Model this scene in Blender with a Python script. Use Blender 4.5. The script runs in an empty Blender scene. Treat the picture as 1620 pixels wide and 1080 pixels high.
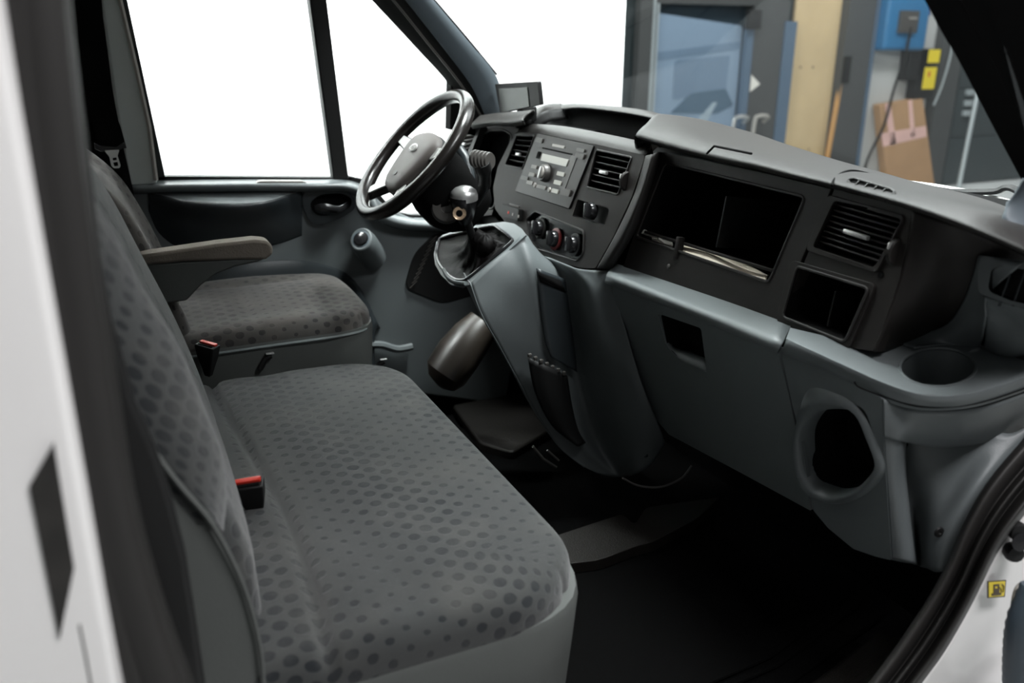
import bpy, bmesh, math, random
from mathutils import Vector, Matrix
from mathutils.geometry import tessellate_polygon
random.seed(4)
V = Vector
SC = bpy.context.scene
COL = SC.collection
PI = math.pi

# ------------------------------------------------------------------ camera
# metres; x = towards the van's nose, y = across the cab to the driver's side, z = up from the cab floor
FPX, PITCH, YAW, ROLL = 1370.0, 0.3354, 0.4352, 0.0048
CAM = V((0, 0, 1.15))
FW = V((math.sin(YAW)*math.cos(PITCH), math.cos(YAW)*math.cos(PITCH), -math.sin(PITCH)))
_r = V((math.cos(YAW), -math.sin(YAW), 0)); _u = _r.cross(FW)
RT = _r*math.cos(ROLL) + _u*math.sin(ROLL); UP = _u*math.cos(ROLL) - _r*math.sin(ROLL)
cd = bpy.data.cameras.new('camera'); cam = bpy.data.objects.new('camera', cd); COL.objects.link(cam)
cd.sensor_width = 36; cd.lens = FPX*36/1620; cd.clip_start = 0.02; cd.clip_end = 100
m = Matrix((RT, UP, -FW)).transposed().to_4x4(); m.translation = CAM; cam.matrix_world = m
cd.dof.use_dof = True; cd.dof.focus_distance = 1.75; cd.dof.aperture_fstop = 3.0
SC.camera = cam
# ------------------------------------------------------------------ view, world, lamps
SC.view_settings.view_transform = 'Standard'
SC.view_settings.look = 'None'
SC.view_settings.gamma = 1.0
SC.view_settings.exposure = 0.0
SC.view_settings.use_curve_mapping = False
SC.cycles.use_denoising = True
SC.cycles.max_bounces = 8
SC.cycles.transparent_max_bounces = 12
w = bpy.data.worlds.new('world'); SC.world = w; w.use_nodes = True
w.node_tree.nodes['Background'].inputs[0].default_value = (0.95, 0.98, 1.0, 1)
w.node_tree.nodes['Background'].inputs[1].default_value = 0.15

def lamp(name, loc, aim, sx, sy, power, col=(1, 1, 1)):
    d = bpy.data.lights.new(name, 'AREA'); d.shape = 'RECTANGLE'; d.size = sx; d.size_y = sy; d.energy = power; d.color = col
    o = bpy.data.objects.new(name, d); COL.objects.link(o); o.location = loc
    o.rotation_euler = (V(aim)-V(loc)).to_track_quat('-Z', 'Y').to_euler(); return o
lamp('ceiling_lamp', (2.7, 1.9, 3.2), (0.8, 1.6, 0.4), 1.2, 3.0, 85, (0.97, 0.99, 1))           # over the nose of the van
lamp('ceiling_lamp', (1.25, -.22, 3.0), (1.15, 0.85, 0.6), 1.9, 0.5, 100, (0.99, 0.98, 1))         # over the open door
lamp('ceiling_lamp', (-0.4, 3.0, 3.3), (0.0, 3.6, 1.0), 5.6, 0.3, 1000, (0.97, 1, 1))           # over the gap by the white wall
lamp('ceiling_lamp', (7.5, 5.2, 4.2), (7.5, 7.6, 0.4), 6.0, 0.8, 190, (0.97, 0.99, 1))         # along the far wall

# ------------------------------------------------------------------ pixel helpers (1620 x 1080 frame)
def ray(px, py): return FW + RT*((px-810)/FPX) + UP*((540-py)/FPX)
def at(px, py, ax, v):
    d = ray(px, py); i = 'xyz'.index(ax); return CAM + d*((v-CAM[i])/d[i])

def Xp(x, y, v): return at(x, y, 'x', v)
def Yp(x, y, v): return at(x, y, 'y', v)

# ------------------------------------------------------------------ materials
MATS = {}
def mat(name, col, rough=.5, metal=0.0, bump=0.0, scale=300.0, spec=.5, coat=0.0, var=0.0, vscale=6.0, emit=None):
    m = bpy.data.materials.new(name); m.use_nodes = True; nt = m.node_tree; b = nt.nodes['Principled BSDF']
    b.inputs['Base Color'].default_value = (*col, 1); b.inputs['Roughness'].default_value = rough
    b.inputs['Metallic'].default_value = metal; b.inputs['Specular IOR Level'].default_value = spec
    b.inputs['Coat Weight'].default_value = coat
    tc = nt.nodes.new('ShaderNodeTexCoord')
    if bump:
        n = nt.nodes.new('ShaderNodeTexNoise'); n.inputs['Scale'].default_value = scale; n.inputs['Detail'].default_value = 3
        nt.links.new(tc.outputs['Object'], n.inputs['Vector'])
        bp = nt.nodes.new('ShaderNodeBump'); bp.inputs['Strength'].default_value = bump; bp.inputs['Distance'].default_value = .002
        nt.links.new(n.outputs['Fac'], bp.inputs['Height']); nt.links.new(bp.outputs['Normal'], b.inputs['Normal'])
    if var:
        n = nt.nodes.new('ShaderNodeTexNoise'); n.inputs['Scale'].default_value = vscale; n.inputs['Detail'].default_value = 5
        nt.links.new(tc.outputs['Object'], n.inputs['Vector'])
        mx = nt.nodes.new('ShaderNodeMix'); mx.data_type = 'RGBA'
        mx.inputs['A'].default_value = (*[c*(1-var) for c in col], 1); mx.inputs['B'].default_value = (*[min(1, c*(1+var)) for c in col], 1)
        nt.links.new(n.outputs['Fac'], mx.inputs['Factor']); nt.links.new(mx.outputs['Result'], b.inputs['Base Color'])
    if emit: b.inputs['Emission Color'].default_value = (*emit[0], 1); b.inputs['Emission Strength'].default_value = emit[1]
    MATS[name] = m; return m
DASH = mat('dash_black', (.0145, .0125, .0115), .52, spec=.25, bump=.25, scale=900)
DASHT = mat('dash_top_black', (.020, .0185, .0175), .47, spec=.33, bump=.4, scale=700)
BLACK = mat('black_plastic', (.009, .009, .009), .5, spec=.3)
MATT = mat('matt_black', (.0035, .0035, .0035), .9, spec=.08)
GLOSS = mat('gloss_black', (.012, .012, .013), .22)
GREY = mat('blue_grey_plastic', (.118, .132, .135), .36, bump=.25, scale=800)
GREYD = mat('dark_blue_grey_plastic', (.026, .031, .034), .25, bump=.2, scale=800)
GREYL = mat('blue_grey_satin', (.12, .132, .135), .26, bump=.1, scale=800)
VINYL = mat('seat_vinyl', (.072, .077, .073), .6, bump=.2, scale=500)
TRIMG = mat('pillar_trim_grey', (.13, .15, .15), .55)
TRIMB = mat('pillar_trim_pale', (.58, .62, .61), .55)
PILL = mat('blue_pillar_trim', (.085, .105, .12), .5)
BEIGE = mat('beige_edge', (.35, .33, .30), .6)
WHITE = mat('white_paint', (.80, .785, .77), .28, coat=.4)
WALLW = mat('white_wall', (.86, .88, .87), .8)
RUBBER = mat('door_rubber', (.013, .012, .011), .55)
RUBBERB = mat('rubber_brown', (.014, .0125, .0115), .6)
SILVER = mat('silver_paint', (.62, .62, .61), .32, metal=.75)
CHROME = mat('chrome', (.8, .8, .8), .12, metal=1)
HUBM = mat('airbag_cover', (.11, .096, .090), .5, bump=.15, scale=900)
RED = mat('red_button', (.55, .035, .02), .4)
BTN = mat('radio_button', (.30, .28, .26), .4)
BTND = mat('radio_button_dark', (.06, .056, .052), .4)
FACE = mat('radio_face', (.022, .019, .018), .42)
LCD = mat('radio_display', (.42, .41, .37), .3)
SCREEN = mat('screen_glass', (.055, .062, .056), .2)
LEATHER = mat('wheel_leather', (.012, .010, .009), .24, bump=.12, scale=400)
GAITER = mat('gaiter_leather', (.0035, .003, .003), .6, spec=.12, bump=.15, scale=120)
PAPER = mat('folded_paper', (.80, .68, .55), .5, var=.35, vscale=30)
PAPERW = mat('paper_white', (.75, .72, .66), .5)
MAT = mat('rubber_mat', (.0022, .0022, .0022), .9, bump=.6, scale=260, spec=.04)
MATL = mat('rubber_mat_lighter', (.012, .0105, .009), .45, bump=1.0, spec=.3, scale=420)  # lighter, coarser rubber for the raised treads and sill cover
GROUND = mat('garage_ground', (.48, .49, .48), .35, var=.1)
WOOD = mat('plywood', (.56, .42, .24), .6, var=.12, vscale=3)
STEEL = mat('steel_pipe', (.62, .68, .70), .35, metal=.5)
DGREY = mat('anthracite_panel', (.040, .052, .055), .45)
DGREY2 = mat('anthracite_post', (.060, .062, .062), .5)
BFRAME = mat('blue_steel_frame', (.085, .13, .19), .4)
LWALL = mat('light_grey_wall', (.50, .50, .49), .7)
BLUE = mat('blue_housing', (.018, .15, .33), .45)
NAVY = mat('navy_sign', (.02, .03, .16), .5)
YELLOW = mat('yellow_label', (.80, .62, .03), .5)
CARD = mat('cardboard', (.46, .27, .14), .75, var=.12, vscale=5)
TAPE = mat('pink_tape', (.80, .50, .45), .4, var=.1)
BONNET = mat('white_bonnet', (.62, .62, .60), .3, coat=.4)
BRUSHM = mat('grey_blue_rubber', (.055, .075, .095), .5)
WOODH = mat('wooden_handle', (.50, .27, .10), .5)
REFL_A = mat('van_reflection_blue', (.36, .40, .44), .3, var=.15, vscale=2)  # tones of a van mirrored in the door glass, painted on plates
REFL_B = mat('van_reflection_pale', (.52, .55, .58), .35)
REFL_C = mat('van_reflection_glass', (.20, .25, .28), .25)

def glass(name, tint, gloss=.08, opac=0.0, oc=(.3, .4, .5)):
    m = bpy.data.materials.new(name); m.use_nodes = True; nt = m.node_tree; nt.nodes.clear()
    o = nt.nodes.new('ShaderNodeOutputMaterial'); t = nt.nodes.new('ShaderNodeBsdfTransparent'); t.inputs[0].default_value = (*tint, 1)
    g = nt.nodes.new('ShaderNodeBsdfGlossy'); g.inputs['Roughness'].default_value = .03; g.inputs[0].default_value = (.9, .95, 1, 1)
    f = nt.nodes.new('ShaderNodeFresnel'); f.inputs[0].default_value = 1.3
    mu = nt.nodes.new('ShaderNodeMath'); mu.operation = 'MULTIPLY'; mu.inputs[1].default_value = gloss*10
    nt.links.new(f.outputs[0], mu.inputs[0]); mu.use_clamp = True
    mx = nt.nodes.new('ShaderNodeMixShader'); nt.links.new(mu.outputs[0], mx.inputs[0]); nt.links.new(t.outputs[0], mx.inputs[1]); nt.links.new(g.outputs[0], mx.inputs[2])
    nt.links.new(mx.outputs[0], o.inputs[0]); return m
CLEAR = glass('clear_glass', (.97, .985, .98), .03)
WIND = glass('windscreen_glass', (.90, .94, .93), .012)
BLUEGLASS = glass('blue_glass', (.84, .89, .94), .03)

def fabric(name, base, dot, pitch=.034, size=.0076, amp=.36, per=.28):
    """woven grey upholstery with staggered dots whose size swells and shrinks along the seat (UV in metres)"""
    m = bpy.data.materials.new(name); m.use_nodes = True; nt = m.node_tree; L = nt.links; b = nt.nodes['Principled BSDF']
    b.inputs['Roughness'].default_value = .95; b.inputs['Specular IOR Level'].default_value = .15; b.inputs['Sheen Weight'].default_value = .25
    uv = nt.nodes.new('ShaderNodeUVMap'); uv.uv_map = 'UVMap'
    sx = nt.nodes.new('ShaderNodeSeparateXYZ'); L.new(uv.outputs[0], sx.inputs[0])
    def M(op, a, b_=None, c=None):
        n = nt.nodes.new('ShaderNodeMath'); n.operation = op
        for i, v in enumerate((a, b_, c)):
            if v is None: continue
            if hasattr(v, 'links'): L.new(v, n.inputs[i])
            else: n.inputs[i].default_value = v
        return n.outputs[0]
    U, W = sx.outputs['X'], sx.outputs['Y']
    py = pitch*1.45
    def cell(off):
        a = M('SUBTRACT', M('FRACT', M('ADD', M('DIVIDE', U, pitch), off)), .5); a = M('MULTIPLY', a, pitch)
        c = M('SUBTRACT', M('FRACT', M('ADD', M('DIVIDE', W, py), off)), .5); c = M('MULTIPLY', c, py)
        return M('SQRT', M('ADD', M('MULTIPLY', a, a), M('MULTIPLY', c, c)))
    d = M('MINIMUM', cell(0.0), cell(0.5))
    rad = M('ADD', M('MULTIPLY', M('SINE', M('ADD', M('MULTIPLY', W, 2*PI/per), M('MULTIPLY', U, 5.0))), size*amp), size)
    nz = nt.nodes.new('ShaderNodeTexNoise'); nz.inputs['Scale'].default_value = 260; L.new(uv.outputs[0], nz.inputs['Vector'])
    d = M('ADD', d, M('MULTIPLY', M('SUBTRACT', nz.outputs['Fac'], .5), .002))
    msk = M('MULTIPLY_ADD', M('SUBTRACT', rad, d), 700.0, 0.5); msk.node.use_clamp = True
    n2 = nt.nodes.new('ShaderNodeTexNoise'); n2.inputs['Scale'].default_value = 4.5; n2.inputs['Detail'].default_value = 4; L.new(uv.outputs[0], n2.inputs['Vector'])
    fade = M('MULTIPLY_ADD', n2.outputs['Fac'], 2.6, -.35); fade.node.use_clamp = True
    n3 = nt.nodes.new('ShaderNodeTexNoise'); n3.inputs['Scale'].default_value = 900; L.new(uv.outputs[0], n3.inputs['Vector'])
    mx = nt.nodes.new('ShaderNodeMix'); mx.data_type = 'RGBA'; mx.inputs['A'].default_value = (*base, 1); mx.inputs['B'].default_value = (*dot, 1)
    L.new(M('MULTIPLY', msk, fade), mx.inputs['Factor'])
    mv = nt.nodes.new('ShaderNodeMix'); mv.data_type = 'RGBA'; mv.blend_type = 'MULTIPLY'; mv.inputs['Factor'].default_value = 1
    cr = nt.nodes.new('ShaderNodeMapRange'); cr.inputs['To Min'].default_value = .72; cr.inputs['To Max'].default_value = 1.28
    L.new(n3.outputs['Fac'], cr.inputs['Value']); L.new(mx.outputs['Result'], mv.inputs['A']); L.new(cr.outputs['Result'], mv.inputs['B'])
    # worn, dusty streaks
    ms = nt.nodes.new('ShaderNodeMix'); ms.data_type = 'RGBA'; ms.inputs['B'].default_value = (base[0]*1.7, base[1]*1.6, base[2]*1.5, 1)
    n4 = nt.nodes.new('ShaderNodeTexNoise'); n4.inputs['Scale'].default_value = 9; n4.inputs['Detail'].default_value = 6; L.new(uv.outputs[0], n4.inputs['Vector'])
    st = M('MULTIPLY_ADD', n4.outputs['Fac'], 2.2, -1.05); st.node.use_clamp = True
    L.new(st, ms.inputs['Factor']); L.new(mv.outputs['Result'], ms.inputs['A']); L.new(ms.outputs['Result'], b.inputs['Base Color'])
    bp = nt.nodes.new('ShaderNodeBump'); bp.inputs['Strength'].default_value = .5; bp.inputs['Distance'].default_value = .0015
    L.new(M('ADD', n3.outputs['Fac'], M('MULTIPLY', msk, -.8)), bp.inputs['Height']); L.new(bp.outputs['Normal'], b.inputs['Normal'])
    return m
FAB = fabric('dotted_upholstery', (.036, .038, .0375), (.0105, .0125, .0145))
FABB = fabric('dotted_upholstery_back', (.034, .0365, .0360), (.0095, .0115, .0130), pitch=.037, size=.0110, amp=.22, per=.3)
FABD = fabric('dotted_upholstery_driver', (.066, .062, .058), (.028, .027, .027), size=.0072)
FABW = mat('worn_armrest_cloth', (.17, .145, .12), .9, bump=.6, scale=260, var=.35, vscale=12)

# ------------------------------------------------------------------ object helpers
def empty(name, loc, label=None, cat=None, group=None, kind=None):
    o = bpy.data.objects.new(name, None); COL.objects.link(o); o.location = loc; o.empty_display_size = .05
    tag(o, label, cat, group, kind); return o
def tag(o, label=None, cat=None, group=None, kind=None):
    if label: o['label'] = label
    if cat: o['category'] = cat
    if group: o['group'] = group
    if kind: o['kind'] = kind
    return o
def base_of(p):
    t = V((0, 0, 0))
    while p is not None: t += p.location; p = p.parent
    return t
def obj(name, bm, mt, parent=None, angle=38, solid=0, bevel=0, sub=0):
    me = bpy.data.meshes.new(name)
    if bm.verts:
        pass
    bmesh.ops.recalc_face_normals(bm, faces=bm.faces) if not solid else None
    bm.to_mesh(me); bm.free()
    for mm in (mt if isinstance(mt, (list, tuple)) else [mt]): me.materials.append(mm)
    me.polygons.foreach_set('use_smooth', [True]*len(me.polygons))
    if angle < 180: me.set_sharp_from_angle(angle=math.radians(angle))
    o = bpy.data.objects.new(name, me); COL.objects.link(o)
    if parent is not None:
        o.parent = parent; o.location = -base_of(parent)
    if solid:
        s = o.modifiers.new('solid', 'SOLIDIFY'); s.thickness = abs(solid); s.offset = -1 if solid > 0 else 1
    if bevel:
        b = o.modifiers.new('bev', 'BEVEL'); b.width = bevel; b.segments = 2; b.limit_method = 'ANGLE'; b.angle_limit = math.radians(40)
    if sub:
        s = o.modifiers.new('sub', 'SUBSURF'); s.levels = sub; s.render_levels = sub
    return o
def B(): return bmesh.new()
def box(bm, c, s, M=None, bev=0, seg=2):
    t = bmesh.new(); bmesh.ops.create_cube(t, size=1)
    for v in t.verts: v.co = V((v.co.x*s[0], v.co.y*s[1], v.co.z*s[2]))
    if bev: bmesh.ops.bevel(t, geom=list(t.edges), offset=bev, segments=seg, affect='EDGES', profile=.6)
    for v in t.verts:
        v.co = (M @ v.co if M else v.co) + V(c)
    merge(bm, t); return bm
def merge(bm, t):
    me = bpy.data.meshes.new('tmp'); t.to_mesh(me); t.free(); bm.from_mesh(me); bpy.data.meshes.remove(me)
def axes(U, Vv, N): return Matrix((U, Vv, N)).transposed()
def tube(bm, path, r, n=10, closed=False, caps=True, flat=1.0, up=None):
    P = [V(p) for p in path]; K = len(P); rings = []
    prev = None
    for i, p in enumerate(P):
        a = P[(i-1) % K] if (closed or i > 0) else P[i]; b = P[(i+1) % K] if (closed or i < K-1) else P[i]
        t = (b-a).normalized()
        if prev is None:
            ref = V(up) if up else (V((0, 0, 1)) if abs(t.z) < .9 else V((1, 0, 0)))
            x = ref.cross(t).normalized()
        else:
            x = (prev - t*prev.dot(t)).normalized()
        prev = x; y = t.cross(x)
        rr = r[i] if isinstance(r, (list, tuple)) else r
        rings.append([bm.verts.new(p + x*math.cos(2*PI*k/n)*rr + y*math.sin(2*PI*k/n)*rr*flat) for k in range(n)])
    for i in range(K if closed else K-1):
        A, C = rings[i], rings[(i+1) % K]
        for k in range(n): bm.faces.new((A[k], A[(k+1) % n], C[(k+1) % n], C[k]))
    if caps and not closed:
        bm.faces.new(rings[0][::-1]); bm.faces.new(rings[-1])
    return bm
def loft(bm, secs, closed=True, caps=True):
    R = [[bm.verts.new(V(p)) for p in s] for s in secs]; n = len(R[0])
    for i in range(len(R)-1):
        for k in range(n if closed else n-1):
            bm.faces.new((R[i][k], R[i][(k+1) % n], R[i+1][(k+1) % n], R[i+1][k]))
    if caps and closed: bm.faces.new(R[0][::-1]); bm.faces.new(R[-1])
    return bm
def lathe(bm, o, ax, prof, n=24, ref=None):
    """prof: list of (radius, distance along ax)"""
    ax = V(ax).normalized(); x = (V(ref) if ref else ax.orthogonal()).normalized(); x = (x-ax*x.dot(ax)).normalized(); y = ax.cross(x); o = V(o)
    secs = [[o+ax*d+(x*math.cos(2*PI*k/n)+y*math.sin(2*PI*k/n))*max(r, 1e-4) for k in range(n)] for r, d in prof]
    return loft(bm, secs)
def rpoly(pts, r, seg=5):
    out = []; n = len(pts)
    for i in range(n):
        p = V(pts[i]).to_2d() if len(pts[i]) > 2 else V(pts[i]); a = V(pts[i-1]); b = V(pts[(i+1) % n])
        rr = r[i] if isinstance(r, (list, tuple)) else r
        da, db = (a-p), (b-p); rr = min(rr, da.length*.48, db.length*.48)
        if rr <= 1e-6: out.append(p); continue
        s, e = p+da.normalized()*rr, p+db.normalized()*rr
        for k in range(seg+1):
            t = k/seg; out.append(s*(1-t)**2 + p*2*t*(1-t) + e*t*t)
    return out
def cr(p0, p1, p2, p3, t):
    return .5*((2*p1)+(p2-p0)*t+(2*p0-5*p1+4*p2-p3)*t*t+(3*p1-p0-3*p2+p3)*t**3)
def crpath(P, n, closed=False):
    P = [V(p) for p in P]; K = len(P); out = []
    for i in range(K if closed else K-1):
        a, b, c, d = (P[(i+j) % K] if closed else P[min(max(i+j, 0), K-1)] for j in (-1, 0, 1, 2))
        for k in range(n): out.append(cr(a, b, c, d, k/n))
    if not closed: out.append(P[-1])
    return out
def patch(rows, su=4, sv=4, bm=None, closed=False, flip=False):
    bm = bm or B()
    R = [crpath(r, su, closed) for r in rows]; n = len(R[0])
    cols = [crpath([R[j][i] for j in range(len(R))], sv) for i in range(n)]
    m_ = len(cols[0]); vs = [[bm.verts.new(cols[i][j]) for j in range(m_)] for i in range(n)]
    for i in range(n if closed else n-1):
        for j in range(m_-1):
            f = (vs[i][j], vs[(i+1) % n][j], vs[(i+1) % n][j+1], vs[i][j+1])
            bm.faces.new(f[::-1] if flip else f)
    return bm
class Frame:
    def __init__(s, o, U, W):
        s.o = V(o); s.U = V(U).normalized(); s.W = V(W); s.W = (s.W-s.U*s.W.dot(s.U)).normalized(); s.N = s.U.cross(s.W)
        s.M = axes(s.U, s.W, s.N)
    def px(s, x, y, w=0.0):
        d = ray(x, y); o = s.o+s.N*w; p = CAM+d*((o-CAM).dot(s.N)/d.dot(s.N)); q = p-s.o
        return V((q.dot(s.U), q.dot(s.W)))
    def pt(s, uv, w=0.0): return s.o+s.U*uv[0]+s.W*uv[1]+s.N*w
    def P(s, pts, r=0, w=0.0, seg=5):
        q = [s.px(a, b, w) for a, b in pts]; return rpoly(q, r, seg) if r else q
    def plate(s, outer, holes=(), d=.01, w=0.0, bm=None):
        bm = bm or B(); loops = [outer]+list(holes)
        flat = [p for l in loops for p in l]
        tris = tessellate_polygon([[V((p[0], p[1], 0)) for p in l] for l in loops])
        F = [bm.verts.new(s.pt(p, w)) for p in flat]; K = [bm.verts.new(s.pt(p, w-d)) for p in flat]
        for a, b, c in tris:
            try: bm.faces.new((F[a], F[b], F[c])); bm.faces.new((K[c], K[b], K[a]))
            except ValueError: pass
        i = 0
        for l in loops:
            n = len(l)
            for k in range(n):
                a, b = i+k, i+(k+1) % n
                try: bm.faces.new((F[a], K[a], K[b], F[b]))
                except ValueError: pass
            i += n
        return bm
    def pocket(s, hole, d, w=0.0, taper=1.0, bm=None, shift=(0, 0)):
        """open box lined behind a hole: walls run back and close with a rear face; real outer thickness"""
        bm = bm or B(); c = sum((V(p) for p in hole), V((0, 0)))/len(hole); n = len(hole)
        def ring(k, ww, grow=0): return [bm.verts.new(s.pt(c+(V(p)-c)*(k*(1+grow))+V(shift)*(0 if ww == w else 1), ww)) for p in hole]
        a, b = ring(1, w), ring(taper, w-d); e, f = ring(1, w-.001, .03), ring(taper, w-d-.004, .03)
        for k in range(n):
            j = (k+1) % n
            bm.faces.new((a[k], b[k], b[j], a[j])); bm.faces.new((e[k], e[j], f[j], f[k])); bm.faces.new((a[k], a[j], e[j], e[k]))
        bm.faces.new(b[::-1]); bm.faces.new(f); return bm
    def rim(s, hole, r=.0025, w=0.0, bm=None, n=6): return tube(bm or B(), [s.pt(p, w) for p in hole], r, n, closed=True)
    def box(s, uv, size, w=0.0, d=.004, bev=.0008, bm=None, rot=0.0):
        bm = bm or B(); M = s.M @ Matrix.Rotation(rot, 3, 'Z')
        return box(bm, s.pt(uv, w+d/2), (size[0], size[1], d), M, bev)
def prism_y(pts, y0, y1, bm=None):
    """polygon of (x, z) extruded from y0 to y1"""
    bm = bm or B(); a = [bm.verts.new((p[0], y0, p[1])) for p in pts]; b = [bm.verts.new((p[0], y1, p[1])) for p in pts]; n = len(pts)
    bm.faces.new(a); bm.faces.new(b[::-1])
    for k in range(n): bm.faces.new((a[k], b[k], b[(k+1) % n], a[(k+1) % n]))
    return bm
def pxy(pts, y, y1, r=0, bm=None):
    """pixel polygon laid on the plane y, extruded back to y1"""
    q = [(p.x, p.z) for p in (at(a, b, 'y', y) for a, b in pts)]
    if r: q = [tuple(v) for v in rpoly([V(p) for p in q], r)]
    return prism_y(q, y, y1, bm)

# ------------------------------------------------------------------ garage
GZ = -.62
tag(obj('floor', box(B(), (4, 3, GZ-.05), (34, 26, .1)), GROUND), kind='structure')
bm = box(B(), (-1.9, 3.46, 1.2), (8.02, .12, 3.7))
tag(obj('wall_left', bm, WALLW), kind='structure')
WY = 7.9
bm = box(B(), (6, WY+.12, 1.2), (26, .1, 3.7))
tag(obj('wall_back', bm, DGREY), kind='structure')
def wq(px, py): p = at(px, py, 'y', WY); return p.x, p.z
def wall_box(bm, x0, x1, z0, z1, d0, d1, bev=0): return box(bm, ((x0+x1)/2, WY-(d0+d1)/2, (z0+z1)/2), (x1-x0, d1-d0, z1-z0), None, bev)
# glazed door; a van's reflection in it is modelled as plates behind the glass
door = empty('door_2', (5.8, WY, GZ), kind='structure')
obj('door_frame', wall_box(wall_box(wall_box(B(), 5.02, 5.20, GZ, 2.6, 0, .09), 6.47, 6.95, GZ, 2.6, 0, .05), 5.20, 6.47, 1.50, 2.6, 0, .06), DGREY2, door)
obj('door_edge', wall_box(wall_box(B(), 5.17, 5.19, GZ, 2.6, .09, .11), 5.235, 5.26, GZ, 1.5, .04, .07), STEEL, door)
obj('door_leaf_stile', wall_box(wall_box(B(), 6.37, 6.46, GZ, 1.40, .03, .09), 6.90, 7.06, GZ, 1.35, .05, .07), BFRAME, door)
obj('door_closer', wall_box(B(), 6.32, 6.49, 1.26, 1.46, .09, .16, .01), BLACK, door)
for xx in (6.22, 6.50):
    obj('pull_handle', tube(B(), crpath([(xx+.20, WY-.09, .30), (xx+.19, WY-.17, .36), (xx+.05, WY-.18, .37), (xx+.0, WY-.18, .28), (xx-.01, WY-.18, -.3)], 5), .022, 8), SILVER if xx < 6.4 else BEIGE, door)
obj('door_pane', wall_box(B(), 5.20, 6.38, GZ, 1.50, .03, .036), BLUEGLASS, door)
bm = B(); v_ = [bm.verts.new((x, WY-.052, z)) for x, z in ((6.50, .80), (6.63, .70), (6.50, .62))]; bm.faces.new(v_)
f_ = bmesh.ops.extrude_face_region(bm, geom=list(bm.faces)); bmesh.ops.translate(bm, verts=[e for e in f_['geom'] if isinstance(e, bmesh.types.BMVert)], vec=(0, -.01, 0))
obj('door_sticker', bm, PAPERW, door)
pv = empty('van_reflection', (5.8, WY, GZ), 'pale blue reflection of a van modelled behind the door glass', 'reflection')
FV = Frame((5.8, WY-.015, 0), (1, 0, 0), (0, 0, 1))
obj('body', FV.plate(rpoly([V((-.62, -.6)), V((.56, -.6)), V((.56, .10)), V((.56, .52)), V((.56, .72)), V((.56, 1.30)), V((-.62, 1.42))], .05), [], .10), REFL_B, pv)
obj('roof_band', FV.plate([V((-.62, 1.02)), V((.54, 1.14)), V((.54, 1.06)), V((-.62, .94))], [], .012, .006), REFL_A, pv)
obj('side_window', FV.plate(rpoly([V((-.28, .56)), V((.40, .62)), V((.42, 1.0)), V((-.28, .95))], .03), [], .012, .008), REFL_A, pv)
obj('windscreen', FV.plate(rpoly([V((-.30, .42)), V((-.05, .62)), V((.40, .66)), V((.52, .48)), V((.3, .40))], .03), [], .012, .010), REFL_C, pv)
obj('bumper', FV.plate(rpoly([V((-.62, -.02)), V((.54, .06)), V((.54, .26)), V((-.62, .30))], .03), [], .02, .012), REFL_A, pv)
obj('headlight', FV.plate(rpoly([V((.02, .30)), V((.18, .32)), V((.30, .52)), V((.24, .52))], .02), [], .012, .012), PAPERW, pv)
# things on the far wall
def flat(name, pts, d, mt, label, cat, r=0, y=WY, group=None):
    q = [(p.x, p.z) for p in (at(a, b, 'y', y) for a, b in pts)]
    if r: q = [tuple(v) for v in rpoly([V(p) for p in q], r)]
    return tag(obj(name, prism_y(q, y-d, y+.0), mt, bevel=.004), label, cat, group)
x0, z0 = wq(1265, 0)
wb = empty('plywood_board', (7.42, WY, GZ), 'tall pale plywood board fixed to the far garage wall', 'board')
obj('panel', box(B(), (7.42, WY+.03, .9), (.66, .04, 3.04)), WOOD, wb)
for x, z in ((7.24, .87), (7.42, .87), (7.33, -.05), (7.5, -.05)): obj('screw', lathe(B(), (x, WY+.008, z), (0, -1, 0), [(.012, 0), (.012, .003)], 8), BTND, wb)
post = obj('trim_3', box(B(), (7.965, WY-.02, .9), (.41, .14, 3.04)), DGREY2); tag(post, kind='structure')
tag(obj('trim_4', box(B(), (8.19, WY-.06, .9), (.04, .10, 3.04)), BFRAME), kind='structure')
tag(obj('wall_panel', box(B(), (8.75, WY+.02, .9), (1.06, .06, 3.04)), LWALL), kind='structure')
tag(obj('trim_5', box(B(), (9.45, WY-.05, .9), (.34, .2, 3.04)), DGREY2), kind='structure')
br = empty('broom', (7.72, WY-.1, GZ), 'wooden broom leaning upside down against the plywood board', 'broom')
obj('handle', tube(B(), [(7.66, WY-.10, GZ), (7.80, WY-.06, .72)], .030, 8), WOODH, br)
obj('head', box(B(), (7.82, WY-.09, .84), (.10, .06, .30), None, .01), BLACK, br)
p0, p1 = wq(1385, 0), wq(1455, 70)
ch = empty('charger_box', (8.62, WY-.1, 1.2), 'bright blue charging box mounted on the pale wall panel', 'charger')
obj('housing', box(B(), (8.55, WY-.12, 1.50), (.66, .22, .90), None, .05, 3), BLUE, ch)
obj('socket', box(B(), (8.52, WY-.25, 1.36), (.28, .05, .24), None, .01), BTND, ch)
obj('socket_label', box(B(), (8.56, WY-.278, 1.40), (.12, .006, .022)), BTN, ch)
tag(obj('charging_cable', tube(B(), crpath([(8.54, WY-.28, 1.30), (8.55, WY-.25, 1.0), (8.48, WY-.22, .62), (8.42, WY-.20, .2), (8.26, WY-.18, -.18), (8.20, WY-.18, -.55)], 6), .016, 6), BLACK), 'black cable drooping from the blue charging box', 'cable')
tag(obj('wall_sign', box(B(), (8.99, WY-.04, 1.56), (.20, .02, .24)), NAVY), 'small navy blue sign beside the blue charging box', 'sign')
sw = empty('switch_box', (8.98, WY-.08, .6), 'black switch box with two yellow labels above the cardboard', 'switch box')
obj('housing', box(box(B(), (8.90, WY-.09, .88), (.34, .14, .34), None, .01), (9.05, WY-.09, .78), (.30, .14, .58), None, .01), BLACK, sw)
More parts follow.
